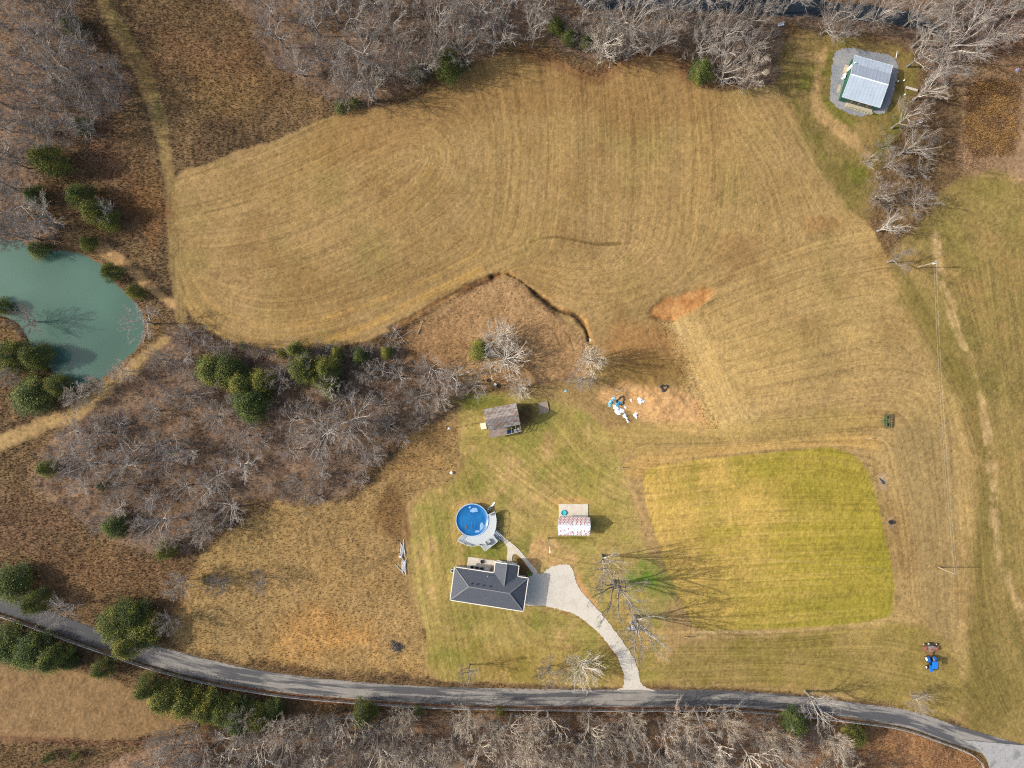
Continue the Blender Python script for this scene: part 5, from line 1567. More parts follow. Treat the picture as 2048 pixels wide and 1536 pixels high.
crumple("plastic_sheet", 2021, 224, .3, .4, .1, (.30, .36, .42), "small blue-grey sheet beside the orange garden bed", "sheet", 18, .2)
t = thing("tub", G(1780.5, 1044), "round black tub on a pale patch beside the pasture", "tub")
m = MB(); m.tube((0, 0, 0), (0, 0, .5), .42, .5, 14); m.build("body", black, t); m = MB(); m.tube((0, 0, .5), (0, 0, .55), .54, n=14); m.build("rim", black, t)
t = thing("bucket", G(902.5, 945), "white bucket in brown grass at the lawn's ragged edge", "bucket")
m = MB(); m.tube((0, 0, 0), (0, 0, .5), .24, .3, 12); m.build("body", white, t); m = MB(); m.tube((0, 0, .5), (0, 0, .54), .33, n=12); m.build("lid", white, t)
for (x, y, lab) in ((1795, 163.5, "white bucket nearest the gravel pad's rim"), (1807, 161.5, "white bucket nearer the creek than the others"), (1808.5, 190, "white bucket by the plank bench")):
    t = thing("bucket", G(x, y), lab, "bucket"); m = MB(); m.tube((0, 0, 0), (0, 0, .35), .14, .17, 10); m.build("body", white, t); m = MB(); m.tube((0, 0, .35), (0, 0, .38), .19, n=10); m.build("lid", white, t)
t = thing("marker_post", G(1792.5, 119), "thin white post tilting over at the gravel pad's edge", "post")
m = MB(); m.tube((0, 0, -.2), (-.3, 1.5, .9), .07, .06, 8); m.build("post", white, t); m = MB(); m.tube((-.3, 1.5, .9), (-.31, 1.55, .93), .09, n=8); m.build("cap", white, t)
t = thing("bench", G(1821, 179), "pale plank bench at the top of the creek bank", "bench", rz=R(-16))
m = MB(); [m.box((0, -.2 + .2 * k, .45), (3.0, .18, .05)) for k in range(3)]; m.build("seat", mat("pale_plank", (.46, .40, .34), .85), t)
for s in (-1.2, 1.2): m = MB(); m.box((s, 0, .21), (.1, .5, .44)); m.build("leg", tan_wood, t)
t = thing("garden_chair", G(1840.5, 244), "striped purple and white garden chair under creek-side trees", "chair", rz=R(20))
for k in range(4): m = MB(); m.box((0, -.35 + .2 * k, .4), (.8, .12, .05)); m.build("slat", white if k % 2 else mat("plum", (.10, .07, .12), .7), t)
m = MB(); m.box((0, .42, .7), (.8, .06, .7)); m.build("backrest", mat("plum_back", (.16, .13, .2), .7), t)
for s in (-.38, .38): m = MB(); m.box((s, -.3, .2), (.05, .05, .4)); m.box((s, .38, .35), (.05, .05, .7)); m.build("leg", steel, t)
t = thing("bench", G(1561, 51), "white bench by dark creek water among bare trees", "bench", rz=R(14))
m = MB(); m.box((0, 0, .45), (1.5, .5, .07)); m.build("seat", white, t); m = MB(); m.box((0, .25, .75), (1.5, .06, .5)); m.build("backrest", white, t)
for s in (-.6, .6): m = MB(); m.box((s, 0, .21), (.08, .45, .42)); m.build("leg", white, t)
t = thing("drum", G(990.5, 769), "grey steel drum lying in brush behind the barn", "drum")
m = MB(); m.tube((0, 0, .0), (0, 0, .85), .32, n=14); m.build("body", mat("drum", (.06, .07, .09), .5), t); m = MB(); m.tube((0, 0, .85), (0, 0, .89), .33, n=14); m.build("lid", mat("drum_lid", (.52, .56, .58), .4), t)
for px, py, lab in ((997, 773, "flattened black tyre next to the grey drum"), (977, 761, "black tyre half hidden by brush beside the grey drum")):
    t = thing("tyre", G(px, py), lab, "tyre"); m = MB()
    for k in range(14):
        a, b = 2 * math.pi * k / 14, 2 * math.pi * (k + 1) / 14
        m.tube((.35 * math.cos(a), .35 * math.sin(a), .13), (.35 * math.cos(b), .35 * math.sin(b), .13), .13, n=8)
    m.build("tread_ring", tyre_m, t)
# white pipes laid in two heaps
pipe_m = mat("white_pipe", (.46, .47, .48), .4, .08)
for i in range(17):
    if i < 9: x, y, L, a = 804 + .95 * i, 1131 + rnd.uniform(-5, 5), rnd.uniform(2.2, 3.6), R(90 + rnd.uniform(-5, 5))
    elif i < 16: x, y, L, a = 801 + 1.4 * (i - 9), 1100 + rnd.uniform(-9, 9), rnd.uniform(1.6, 3.4), R(90 + rnd.uniform(-7, 7))
    else: x, y, L, a = 799, 1138, 3.2, R(-48)
    gx0, gy0, gz0 = G(x, y)
    m = MB((gx0, gy0, gz0)); dx, dy = math.cos(a) * L / 2, math.sin(a) * L / 2
    zt = gz0 + .10 + (.06 if i % 2 else 0)
    m.tube((gx0 - dx, gy0 - dy, zt), (gx0 + dx, gy0 + dy, zt + .04), .065, n=8)
    lab = "white plastic pipe in the pile on the rough grass west of the lawn" if i < 16 else "white pipe lying slantwise, apart from the pipe pile"
    tag(m.build("plastic_pipe", pipe_m), lab, "pipe", "white pipes piled in rough grass" if i < 16 else None)
t = thing("bucket", G(801, 1113.5), "white bucket lying beside the pile of white pipes", "bucket"); m = MB(); m.blob((0, 0, .2), (.24, .22, .2), 2, 10, 7, .05); m.build("body", white, t); m = MB(); m.tube((.2, 0, .2), (.27, 0, .2), .19, n=10); m.build("lid", white, t)
# rock heap under the driveway tree
rock_m = mat("grey_rock", (.22, .24, .26), .9, .3, 3, col2=(.40, .40, .40), scale2=2, bump=.5)
for i in range(12):
    x, y, z = G(1266 + rnd.gauss(0, 4), 1258 + rnd.gauss(0, 5)); s_ = rnd.uniform(.28, .6)
    m = MB((x, y, z)); m.blob((x, y, z + s_ * .35), (s_, s_ * rnd.uniform(.7, 1), s_ * .7), i, 9, 6, .22)
    tag(m.build("rock", rock_m), "grey rock in the heap under the bare tree beside the driveway", "rock", "rocks heaped beside the driveway")
log_m = mat("pale_log", (.36, .31, .26), .9, .25)
for i in range(7):
    x, y, z = G(1444 + 6.5 * i, 163 + rnd.uniform(-5, 5)); a = R(45 + rnd.uniform(-12, 12)); L = rnd.uniform(1.2, 2.2)
    m = MB((x, y, z)); m.tube((x - math.cos(a) * L / 2, y - math.sin(a) * L / 2, z + .12), (x + math.cos(a) * L / 2, y + math.sin(a) * L / 2, z + .16), .09, .08, 7)
    tag(m.build("cut_log", log_m), "pale cut log on brown litter beside the yellow cedar", "log", "cut logs at the wood edge")
for i, (x, y, a, L) in enumerate(((800, 672, -50, 5.5), (789, 661, 62, 4.5), (812, 668, 30, 4), (1240, 780, 5, 3.2), (1229, 791, 30, 1.6), (840, 655, 70, 3.4), (420, 785, 8, 4.0))):
    x, y, z = G(x, y); a = R(a); c_, s_ = math.cos(a), math.sin(a)
    m = MB((x, y, z)); m.tube((x - c_ * L / 2, y - s_ * L / 2, z + .15), (x + c_ * L / 2, y + s_ * L / 2, z + .3), .09, .035, 7)
    for u, ss in ((.1, 1), (.3, -1), (.55, 1), (.75, -1)):
        q_ = np.array((x + c_ * L * (u - .5) * .9, y + s_ * L * (u - .5) * .9, z + .2)); b_ = a + ss * .7; l2 = L * .28 * (1.1 - u)
        m.tube(q_, q_ + (math.cos(b_) * l2, math.sin(b_) * l2, .3), .035, .015, 5)
    lab = ["long pale fallen branch at the wash's lower end", "fallen branch crossing the long pale one", "shorter fallen branch next to the crossed pair", "pale thin branch on bare dirt above the tarps", "short dark branch by the blue tarp", "bare branch lying along the brown wash", "dark fallen limb in brush beside the cedar clump"][i]
    tag(m.build("fallen_branch", log_m), lab, "branch")

# ------------------------------------------------------------------ vegetation
def bark(name, c_, c2_, ov=.28):
    return mat(name, c_, .9, .25, 2.0, col2=c2_, scale2=.7, objvar=ov)
bark_trunk = bark("bark_trunk", (.15, .135, .115), (.21, .19, .165))
bark_limb = bark("bark_limb", (.27, .245, .215), (.38, .35, .30))
twig_grey = bark("twig_grey", (.245, .215, .19), (.31, .275, .24))
twig_plum = bark("twig_plum", (.195, .16, .135), (.25, .207, .175))
twig_tan = bark("twig_tan", (.36, .30, .235), (.44, .375, .30))
limb_tan = bark("limb_tan", (.42, .365, .29), (.54, .48, .39))
limb_pale = bark("limb_pale", (.50, .455, .375), (.60, .55, .46), .12); twig_pale = bark("twig_pale", (.46, .41, .335), (.54, .485, .40), .12)


def prisms(P0, P1, R0, R1, n):
    P0, P1, R0, R1 = (np.asarray(a, float) for a in (P0, P1, R0, R1))
    D = P1 - P0
    D /= np.linalg.norm(D, axis=1)[:, None] + 1e-9
    ref = np.where(np.abs(D[:, 2:3]) < .9, np.array([[0, 0, 1.0]]), np.array([[1.0, 0, 0]]))
    U = np.cross(D, ref); U /= np.linalg.norm(U, axis=1)[:, None] + 1e-9
    Wv = np.cross(D, U)
    t = 2 * math.pi * np.arange(n) / n
    ring_ = np.cos(t)[None, :, None] * U[:, None] + np.sin(t)[None, :, None] * Wv[:, None]
    V = np.concatenate([P0[:, None] + ring_ * R0[:, None, None], P1[:, None] + ring_ * R1[:, None, None]], 1).reshape(-1, 3)
    k = np.arange(n)
    f = np.stack([k, (k + 1) % n, n + (k + 1) % n, n + k], 1)
    F = (f[None] + (np.arange(len(P0)) * 2 * n)[:, None, None]).reshape(-1, 4)
    return V, F


def unit(v):
    return v / (np.linalg.norm(v) + 1e-9)


def bare_meshes(seed, h, r, fork=.3, limbs=8, n2=6, n3=5, n4=3, tw=.020, mats=None, wander=.22, stems=0, thick=1.0, elev=(.12, 1.25)):
    """(trunk mesh, crown mesh) of a leafless tree: tapered trunk, curving limbs, three orders of twigs."""
    rr = np.random.RandomState(seed)
    T, L, S_ = [], [], []
    def path(p, d, length, r0, r1, n, out, up_=.0, wd=wander * .8):
        pts = [p]
        for i in range(n):
            d = unit(d + rr.normal(0, wd, 3) + np.array((0, 0, up_)))
            q_ = p + d * length / n
            a, b = r0 + (r1 - r0) * i / n, r0 + (r1 - r0) * (i + 1) / n
            out.append((p, q_, a, b))
            p = q_
            pts.append(p)
        return pts
    tr0 = (.0125 * h + .02) * thick
    starts = []
    if stems:
        for k in range(stems):
            a = 2 * math.pi * (k + rr.uniform(0, .7)) / stems
            starts.append((np.array((.2 * math.cos(a), .2 * math.sin(a), 0)), a, rr.uniform(.25, 1.2)))
        T.append((np.array((0, 0, -.4)), np.array((0, 0, .15)), tr0 * 1.4, tr0 * 1.1))
    else:
        tp = path(np.array((0, 0, -.4)), np.array((0, 0, 1.0)), fork * h + .4, tr0 * 1.25, tr0 * .9, 4, T, .5, .06)
        T.insert(0, (np.array((0, 0, -.4)), np.array((0, 0, .5)), tr0 * 1.9, tr0 * 1.2))
        top = tp[-1]
        lead = path(top, np.array((0, 0, 1.0)), h * (1 - fork) * .45, tr0 * .85, tr0 * .4, 4, T, .3, .12)
        for k in range(limbs):
            a = 2 * math.pi * (k + rr.uniform(-.35, .35)) / limbs * 1.0
            src = lead[rr.randint(0, len(lead))] if k % 3 else top
            starts.append((src, a, rr.uniform(*elev)))
    lr = tr0 * (.50 if not stems else .45)
    for src, a, e in starts:
        end = np.array((r * math.cos(e) * math.cos(a), r * math.cos(e) * math.sin(a), fork * h + h * (1 - fork) * (.42 + .55 * math.sin(e)) * rr.uniform(.85, 1.05)))
        v = end - src
        length = np.linalg.norm(v) * .95
        d0 = unit(unit(v) + np.array((0, 0, .25)))
        pts, d, p = [src], d0, src
        n = 7
        for i in range(n):
            d = unit(.55 * d + .45 * unit(end - p) + rr.normal(0, wander, 3))
            q_ = p + d * length / n
            f0, f1 = 1 - i / n, 1 - (i + 1) / n
            L.append((p, q_, lr * (.22 + .78 * f0), lr * (.22 + .78 * f1)))
            p = q_
            pts.append(p)
        for j in range(n2):
            u = rr.uniform(.28, 1.0) * n
            i = min(int(u), n - 1)
            b0 = pts[i] + (pts[i + 1] - pts[i]) * (u - i)
            dm = unit(pts[i + 1] - pts[i])
            dd = unit(dm + rr.normal(0, .46, 3) + .25 * unit(np.array((b0[0], b0[1], 0)) + 1e-6) + np.array((0, 0, .22)))
            l2 = length * .46 * rr.uniform(.6, 1.15) * (1.1 - .5 * u / n)
            r2 = max(lr * .34 * (1.1 - .6 * u / n), tw * 1.6)
            p2 = path(b0, dd, l2, r2, r2 * .45, 4, L, .06)
            for k in range(n3):
                w = rr.uniform(.2, 1.0) * 4
                i2 = min(int(w), 3)
                c0 = p2[i2] + (p2[i2 + 1] - p2[i2]) * (w - i2)
                d3 = unit(unit(p2[i2 + 1] - p2[i2]) + rr.normal(0, .42, 3) + np.array((0, 0, .15)))
                l3 = l2 * .42 * rr.uniform(.6, 1.2)
                p3 = path(c0, d3, l3, tw * 1.25, tw * .9, 3, S_, .05)
                for m_ in range(n4):
                    i3 = rr.randint(0, 3)
                    d4 = unit(unit(p3[i3 + 1] - p3[i3]) + rr.normal(0, .45, 3))
                    path(p3[i3 + 1], d4, l3 * .55 * rr.uniform(.6, 1.2), tw * .9, tw * .55, 2, S_, .05)
    vt, ft = prisms(*[np.array([s[i] for s in T]) for i in range(4)], 8)
    mt = np_mesh("trunk", vt, ft, mats[0], smooth=True)
    v1, f1 = prisms(*[np.array([s[i] for s in L]) for i in range(4)], 5)
    v2, f2 = prisms(*[np.array([s[i] for s in S_]) for i in range(4)], 3)
    mc = np_mesh("crown", np.concatenate([v1, v2]), np.concatenate([f1, f2 + len(v1)]), [mats[1], mats[2]], np.concatenate([np.zeros(len(f1)), np.ones(len(f2))]), smooth=True)
    return mt, mc


gm_ = (bark_trunk, bark_limb, twig_grey); pm_ = (bark_trunk, bark_limb, twig_plum); tm_ = (limb_tan, limb_tan, twig_tan)
PROTO = {
    # nominal height, crown radius, meshes
    "oak": [(16, 7.0, bare_meshes(101 + i, 16, 7.0, .20, 11, 8, 6, 3, .020, gm_, .17, thick=1.2)) for i in range(3)],
    "tall": [(16, 5.0, bare_meshes(201 + i, 16, 5.0, .24, 9, 6, 5, 3, .019, gm_, .17, thick=1.15)) for i in range(4)],
    "plum": [(12, 4.6, bare_meshes(301 + i, 12, 4.6, .16, 13, 7, 6, 4, .017, pm_, .18)) for i in range(3)],
    "fan": [(10, 5.2, bare_meshes(401 + i, 10, 5.2, .08, 17, 8, 6, 4, .020, tm_, .15)) for i in range(3)],
    "broom": [(10, 5.2, bare_meshes(701 + i, 10, 5.2, .05, 30, 5, 4, 2, .024, (limb_pale, limb_pale, twig_pale), .07, thick=1.25, elev=(.02, 1.25))) for i in range(2)],
    "vase": [(18, 7.5, bare_meshes(601 + i, 18, 7.5, .12, 10, 7, 5, 2, .022, gm_, .10, thick=1.7, elev=(.5, 1.3))) for i in range(3)],
    "pole": [(14, 3.6, bare_meshes(651 + i, 14, 3.6, .34, 7, 5, 4, 2, .020, tm_, .14, thick=1.0, elev=(.3, 1.35))) for i in range(3)],
    "bush": [(5, 2.8, bare_meshes(501 + i, 5, 2.8, .04, 0, 7, 6, 3, .015, gm_ if i % 2 else pm_, .20, stems=9)) for i in range(4)],
}
FIRST = {}
counts = {}


def plant(kind, cx, cy, h, rpx, label, group=None, name="bare_tree", cat="bare tree", idx=None, base=None, seed=None):
    """A leafless tree whose crown the photo shows around pixel (cx, cy) with a radius of rpx photo pixels."""
    fr = .62 if kind != "bush" else .5
    k = (HC - fr * h) / HC
    if base is None:
        bx, by = 1024 + (cx - 1024) * k, 768 + (cy - 768) * k
    else:
        bx, by = base
    x, y = W(bx, by)
    z = hz(x, y)
    P = PROTO[kind]
    i = rnd.randrange(len(P)) if idx is None else idx
    h0, r0, (mt, mc) = P[i]
    rs_ = rpx * S * (HC - fr * h) / HC / r0
    key = (kind, i, name)
    if key not in FIRST:
        t = thing(name, (x, y, z), label, cat, group)
        link("trunk", mt, t)
        link("crown", mc, t)
        t.rotation_euler = (0, 0, rnd.uniform(0, 6.28)); t.scale = (rs_, rs_, h / h0)
        FIRST[key] = t
    else:
        t = copy_tree(FIRST[key], (x, y, z), rnd.uniform(0, 6.28), (rs_, rs_, h / h0))
        if "group" in t.keys(): del t["group"]
        tag(t, label, cat, group)
    counts[name] = counts.get(name, 0) + 1
    placed.append((cx, cy, rpx))
    return t


placed = []
# trees that stand by themselves
for a in (
    ("vase", 1222, 1122, 19, 46, "tall bare tree nearest the rusty shed, throwing a long thin shadow", (1204, 1111)),
    ("vase", 1238, 1185, 20, 76, "big bare tree with long pale limbs beside the bright green patch", (1226, 1163)),
    ("vase", 1290, 1250, 18, 66, "bare tree above the grey rock heap beside the driveway", (1268, 1234)),
    ("broom", 1010, 716, 7.5, 50, "dense tan bare tree with limbs fanning out behind the barn", None),
    ("broom", 998, 672, 7.5, 38, "pale grey fan-shaped bare tree touching the small dark cedar", None),
    ("broom", 1040, 776, 6.5, 27, "small tan bare tree between the barn roof and the fanned trees", None),
    ("broom", 1182, 718, 14, 32, "pale bare tree at the head of the bare dirt", None),
    ("plum", 1160, 758, 7, 32, "low grey bare tree beside the small blue-grey sheet", None),
    ("broom", 1168, 1340, 8, 42, "pale rounded bare tree by the driveway's mouth", None),
    ("plum", 1100, 1346, 7, 34, "thin bare tree in dark grass between lawn and lane", None),
    ("tall", 936, 1348, 9, 26, "small white-limbed bare tree at the lawn's edge by the lane", None),
    ("tall", 1632, 1368, 12, 50, "sparse bare tree by the lane below the pasture", (1612, 1384)),
    ("plum", 1842, 1404, 7, 26, "greyish bare tree by the lane near the blue tractor", None),
    ("oak", 294, 644, 10, 46, "pale bare tree spreading over the pond's edge, limbs like spokes", (309, 648)),
    ("oak", 704, 846, 13, 66, "large bare tree with thick crooked pale limbs in the thicket", None),
    ("oak", 645, 866, 11, 52, "wide bare tree with one long bowed pale limb", None),
    ("plum", 165, 930, 10, 48, "plum-grey round bare tree nearest the pond bank path", None),
    ("oak", 246, 926, 10, 46, "bare tree with pale forking limbs beside the plum-grey one", None),
    ("plum", 330, 922, 9, 38, "purplish bare tree in the thicket, third from the pond path", None),
    ("plum", 312, 1046, 12, 54, "green-grey round bare tree crowding two cedars", None),
    ("fan", 402, 1062, 9, 38, "grey bare tree at the thicket's lower corner by open grass", None),
    ("oak", 122, 1222, 11, 38, "pale bare tree leaning over the lane between two cedars", None),
    ("fan", 352, 1172, 9, 32, "bushy grey bare tree standing alone in brown grass", None),
    ("plum", 333, 1246, 8, 28, "grey bare tree right beside the big lane-side evergreens", None),
    ("plum", 436, 1168, 7, 30, "grey bare tree next to a tiny green cedar", None),
    ("plum", 516, 1166, 7, 26, "small bare tree farthest out in the rough grass", None),
    ("broom", 655, 772, 9, 26, "whitish bare tree standing in the cedar clump", None),
    ("plum", 732, 748, 7, 24, "star-shaped whitish bare tree east of the cedars", None),
    ("plum", 556, 752, 9, 30, "dark twiggy bare tree wedged between yellow cedars", None),
    ("tall", 606, 726, 10, 26, "white-limbed bare tree rising between green cedars", None),
    ("plum", 862, 742, 8, 36, "bare tree at the far end of the brush behind the barn", None),
    ("tall", 905, 752, 8, 38, "open-crowned bare tree mid-way in the brush behind the barn", None),
    ("tall", 952, 768, 8, 36, "bare tree leaning over the grey drum", None),
    ("fan", 880, 800, 6, 26, "low tan bare tree where brush meets the barn lawn", None),
    ("fan", 152, 792, 6, 34, "pale bare tree on the pond's lower bank next to the dark cedar", None),
    ("fan", 190, 770, 6, 26, "whitish bare tree mid-way along the pond's lower bank", None),
    ("fan", 240, 742, 6, 28, "feathery pale bare tree on the pond bank nearest the spoke-limbed one", None),
    ("oak", 82, 438, 12, 52, "pale wide bare tree at the pond's head", None),
    ("broom", 206, 424, 7, 26, "silvery bare tree growing through a dark cedar", None),
    ("plum", 44, 640, 9, 36, "dark bare tree reaching over the pond's western bank", None),
    ("fan", 18, 752, 7, 26, "pale bare tree on the western bank above the yellow cedar", None),
    ("broom", 1212, 82, 13, 40, "broom-shaped pale bare tree jutting into the hayfield's head", None),
    ("oak", 1262, 42, 16, 58, "stout-trunked bare tree behind the broom-shaped one", None),
    ("fan", 1506, 140, 11, 38, "bushy pale bare tree at the wood corner nearest the cabin", None),
    ("tall", 1446, 96, 13, 40, "slender bare tree behind the yellow-green cedar", None),
    ("oak", 1918, 82, 16, 76, "largest bare tree of the creek, with twisting tan limbs", None),
    ("vase", 1866, 172, 12, 44, "bare tree overhanging the garden side of the creek", None),
    ("tall", 1820, 232, 12, 40, "bare tree whose limbs cross over the striped chair", None),
    ("vase", 1838, 286, 12, 48, "wide grey bare tree below the striped chair", None),
    ("plum", 1768, 386, 8, 30, "grey bare tree mid-way between cabin path and power pole", None),
    ("vase", 1784, 450, 10, 38, "white-limbed bare tree nearest the pole with transformer", None),
    ("plum", 1842, 400, 8, 36, "dark twiggy bare tree at the edge of the east field", None),
    ("tall", 1800, 516, 8, 30, "small leaning bare tree just before the pole with transformer", None),
    ("plum", 1790, 322, 8, 28, "bare tree where the tan cabin path ends", None),
):
    plant(*a[:5], a[5], base=a[6])


def scatter(pts, n, gap, seed):
    rr = np.random.RandomState(seed)
    P = np.array(pts, float)
    lo_, hi_ = P.min(0), P.max(0)
    out = []
    for _ in range(n * 60):
        if len(out) >= n: break
        x, y = rr.uniform(lo_[0], hi_[0]), rr.uniform(lo_[1], hi_[1])
        if not (-35 < x < 2083 and -35 < y < 1575): continue
        if not inside(np.array([x]), np.array([y]), P)[0]: continue
        if any((x - a) ** 2 + (y - b) ** 2 < gap * gap for a, b in out): continue
        if any((x - a) ** 2 + (y - b) ** 2 < (.62 * c_) ** 2 for a, b, c_ in placed): continue
        out.append((x, y))
    return out


def blocked(bx, by):
    i = int(np.clip((((bx - 1024) * S) + 128) / STEP, 0, NX - 1)); j = int(np.clip((((768 - by) * S) + 97) / STEP, 0, NY - 1))
    return hard[j, i] > .2 or d_pond[j, i] > 4 or d_creek[j, i] > 6


WOODS = (
    ("in the big wood beside the western track", "trees of the wood by the western track", [(-30, -30), (140, -30), (160, 60), (195, 105), (236, 145), (240, 190), (205, 235), (125, 290), (95, 340), (50, 400), (90, 440), (20, 470), (-30, 470)], 37, 35, (11, 14), (30, 46), ("tall", "plum", "plum", "oak")),
    ("in the wood heading the hay meadow", "trees of the wood heading the hay meadow", [(515, 30), (530, -30), (1480, -30), (1560, 30), (1530, 140), (1480, 150), (1440, 125), (1350, 85), (1240, 90), (1200, 90), (1130, 75), (1060, 60), (950, 90), (880, 125), (800, 160), (720, 185), (665, 175), (575, 115)], 59, 37, (11, 15), (32, 48), ("tall", "vase", "plum", "oak", "plum")),
    ("along the creek above the cabin", "trees along the creek above the cabin", [(1575, -30), (2075, -30), (2060, 30), (1965, 90), (1930, 130), (1880, 140), (1830, 85), (1760, 52), (1700, 44), (1610, 34)], 18, 42, (11, 14), (34, 50), ("oak", "tall", "plum")),
    ("in the brushy thicket below the pond", "trees of the brushy thicket below the pond", [(350, 670), (480, 790), (560, 800), (700, 780), (780, 710), (860, 740), (900, 800), (800, 860), (690, 970), (600, 990), (520, 985), (440, 1030), (400, 1080), (320, 1080), (210, 1030), (90, 930), (150, 850), (240, 780), (330, 700)], 44, 33, (4.5, 8), (22, 38), ("plum", "plum", "oak", "plum", "tall")),
    ("in the wood across the lane", "trees of the wood across the lane", [(255, 1570), (300, 1495), (410, 1455), (560, 1440), (650, 1440), (1000, 1440), (1500, 1440), (1630, 1455), (1700, 1490), (1720, 1570)], 88, 28, (9, 12.5), (32, 46), ("pole", "fan", "pole", "fan", "vase", "fan", "plum")),
)
WORD = {"tall": "slim grey bare tree with upright limbs", "plum": "fine-twigged brownish bare tree", "oak": "broad bare tree with heavy pale limbs", "fan": "tan bare tree with brush-like fanned limbs", "vase": "vase-shaped bare tree with straight rising limbs", "pole": "thin tan bare tree with a long straight trunk"}
for si, (where, grp, pts, n, gap, hh, rp_, kinds) in enumerate(WOODS):
    for (x, y) in scatter(pts, n, gap, 600 + si):
        kd = rnd.choice(kinds)
        h = rnd.uniform(*hh)
        k = (HC - .62 * h) / HC
        bx, by = 1024 + (x - 1024) * k, 768 + (y - 768) * k
        if blocked(bx, by): continue
        plant(kd, x, y, h, rnd.uniform(*rp_), WORD[kd] + " " + where, grp + ", " + kd)
# leafless shrubs
SHRUBS = (
    ("leafless shrub in the thicket below the pond", "shrubs of the thicket", THICKET, 70, 18),
    ("leafless shrub at the foot of the wood heading the hay meadow", "shrubs under the meadow-head wood", NN, 36, 26),
    ("leafless shrub under the big wood by the western track", "shrubs under the western wood", NW, 22, 26),
    ("leafless shrub in the litter across the lane", "shrubs across the lane", SS, 66, 20),
    ("leafless shrub on the creek bank by the cabin yard", "shrubs on the creek bank", [(1740, 300), (1800, 250), (1840, 160), (1880, 180), (1880, 300), (1850, 430), (1790, 480), (1730, 420)], 9, 26),
    ("leafless shrub in the ragged hedge between thicket and meadow", "shrubs of the ragged hedge", [(350, 650), (480, 690), (700, 690), (790, 660), (800, 690), (700, 712), (480, 712), (360, 690)], 18, 18),
)
for si, (lab, grp, pts, n, gap) in enumerate(SHRUBS):
    for (x, y) in scatter(pts, n, gap, 700 + si):
        if blocked(x, y): continue
        plant("bush", x, y, rnd.uniform(2.5, 4.5), rnd.uniform(11, 21), lab, grp, "bare_shrub", "shrub")

# evergreens ------------------------------------------------
def leafmat(name, a, b, ov=.25):
    m, nt, p = new_mat(name)
    tc = nt.nodes.new("ShaderNodeTexCoord"); n = nt.nodes.new("ShaderNodeTexNoise"); n.inputs["Scale"].default_value = 1.1; n.inputs["Detail"].default_value = 3
    nt.links.new(tc.outputs["Object"], n.inputs["Vector"])
    oi = nt.nodes.new("ShaderNodeObjectInfo")
    ad = nt.nodes.new("ShaderNodeMath"); ad.operation = 'MULTIPLY_ADD'; nt.links.new(oi.outputs["Random"], ad.inputs[0]); ad.inputs[1].default_value = 1.0; ad.inputs[2].default_value = -.5
    a2 = nt.nodes.new("ShaderNodeMath"); a2.operation = 'ADD'; nt.links.new(n.outputs[0], a2.inputs[0]); nt.links.new(ad.outputs[0], a2.inputs[1])
    mr = nt.nodes.new("ShaderNodeMapRange"); mr.inputs[1].default_value, mr.inputs[2].default_value = 0.1, .9; nt.links.new(a2.outputs[0], mr.inputs[0])
    mx = nt.nodes.new("ShaderNodeMix"); mx.data_type = 'RGBA'; nt.links.new(mr.outputs[0], mx.inputs[0]); mx.inputs[6].default_value = (*a, 1); mx.inputs[7].default_value = (*b, 1)
    nt.links.new(mx.outputs[2], p.inputs["Base Color"]); p.inputs["Roughness"].default_value = .75; p.inputs["Specular IOR Level"].default_value = .25
    return m
ever_d = leafmat("cedar_dark", (.052, .076, .022), (.090, .104, .024)); ever_l = leafmat("cedar_light", (.105, .132, .026), (.225, .205, .032))


def cedar_meshes(seed, h, r, nclump=300, per=13, flat=1.5, lobes=3):
    rr = np.random.RandomState(seed)
    T = []
    z = -.3
    p = np.array((0, 0, -.3))
    for i in range(6):
        q_ = np.array((rr.normal(0, .05), rr.normal(0, .05), -.3 + (h * .92 + .3) * (i + 1) / 6))
        T.append((p, q_, .17 * (1 - i / 6.5), .17 * (1 - (i + 1) / 6.5))); p = q_
    vt, ft = prisms(*[np.array([s[i] for s in T]) for i in range(4)], 8)
    mt = np_mesh("trunk", vt, ft, bark_trunk, smooth=True)
    ph = rr.uniform(0, 6.28, 8)
    V, F, M = [], [], []
    for c_ in range(nclump):
        u = rr.uniform(0, 1) ** .8
        zc = h * (.08 + .92 * u)
        a = rr.uniform(0, 6.28)
        lob = 1 + .20 * math.sin(lobes * a + ph[0] + 2 * u) + .13 * math.sin(5 * a + ph[1] + 5 * u) + .13 * math.sin(8 * a + 11 * u + ph[2])
        prof = max(0.0, 1 - u ** flat) ** .62 * (.55 + .45 * min(1, u / .22))
        R_ = r * prof * lob
        s = rr.uniform(.55, 1.0) ** .5
        cx, cy = R_ * s * math.cos(a), R_ * s * math.sin(a)
        out = np.array((math.cos(a), math.sin(a), .55))
        li = 1 if math.sin(4 * a + ph[3] + 4 * u) + .8 * math.sin(7 * a + 8 * u + ph[4]) + rr.normal(0, .35) > .35 else 0
        for k in range(per):
            o = rr.normal(0, .30, 3) * (1, 1, .8) + out * rr.exponential(.12)
            n_ = unit(out * .8 + rr.normal(0, .6, 3))
            ref = unit(rr.normal(0, 1, 3))
            t1 = unit(np.cross(n_, ref)); t2 = np.cross(n_, t1)
            sz = rr.uniform(.08, .17)
            b0 = np.array((cx, cy, zc)) + o
            b = len(V)
            V += [b0 - t1 * sz * .55, b0 + t2 * sz * .45 - t1 * .1 * sz, b0 + t1 * sz * .9 + n_ * sz * .3, b0 - t2 * sz * .45 - t1 * .1 * sz]
            F.append((b, b + 1, b + 2, b + 3)); M.append(li)
    mc = np_mesh("crown", np.array(V), np.array(F), [ever_d, ever_l], M)
    return mt, mc


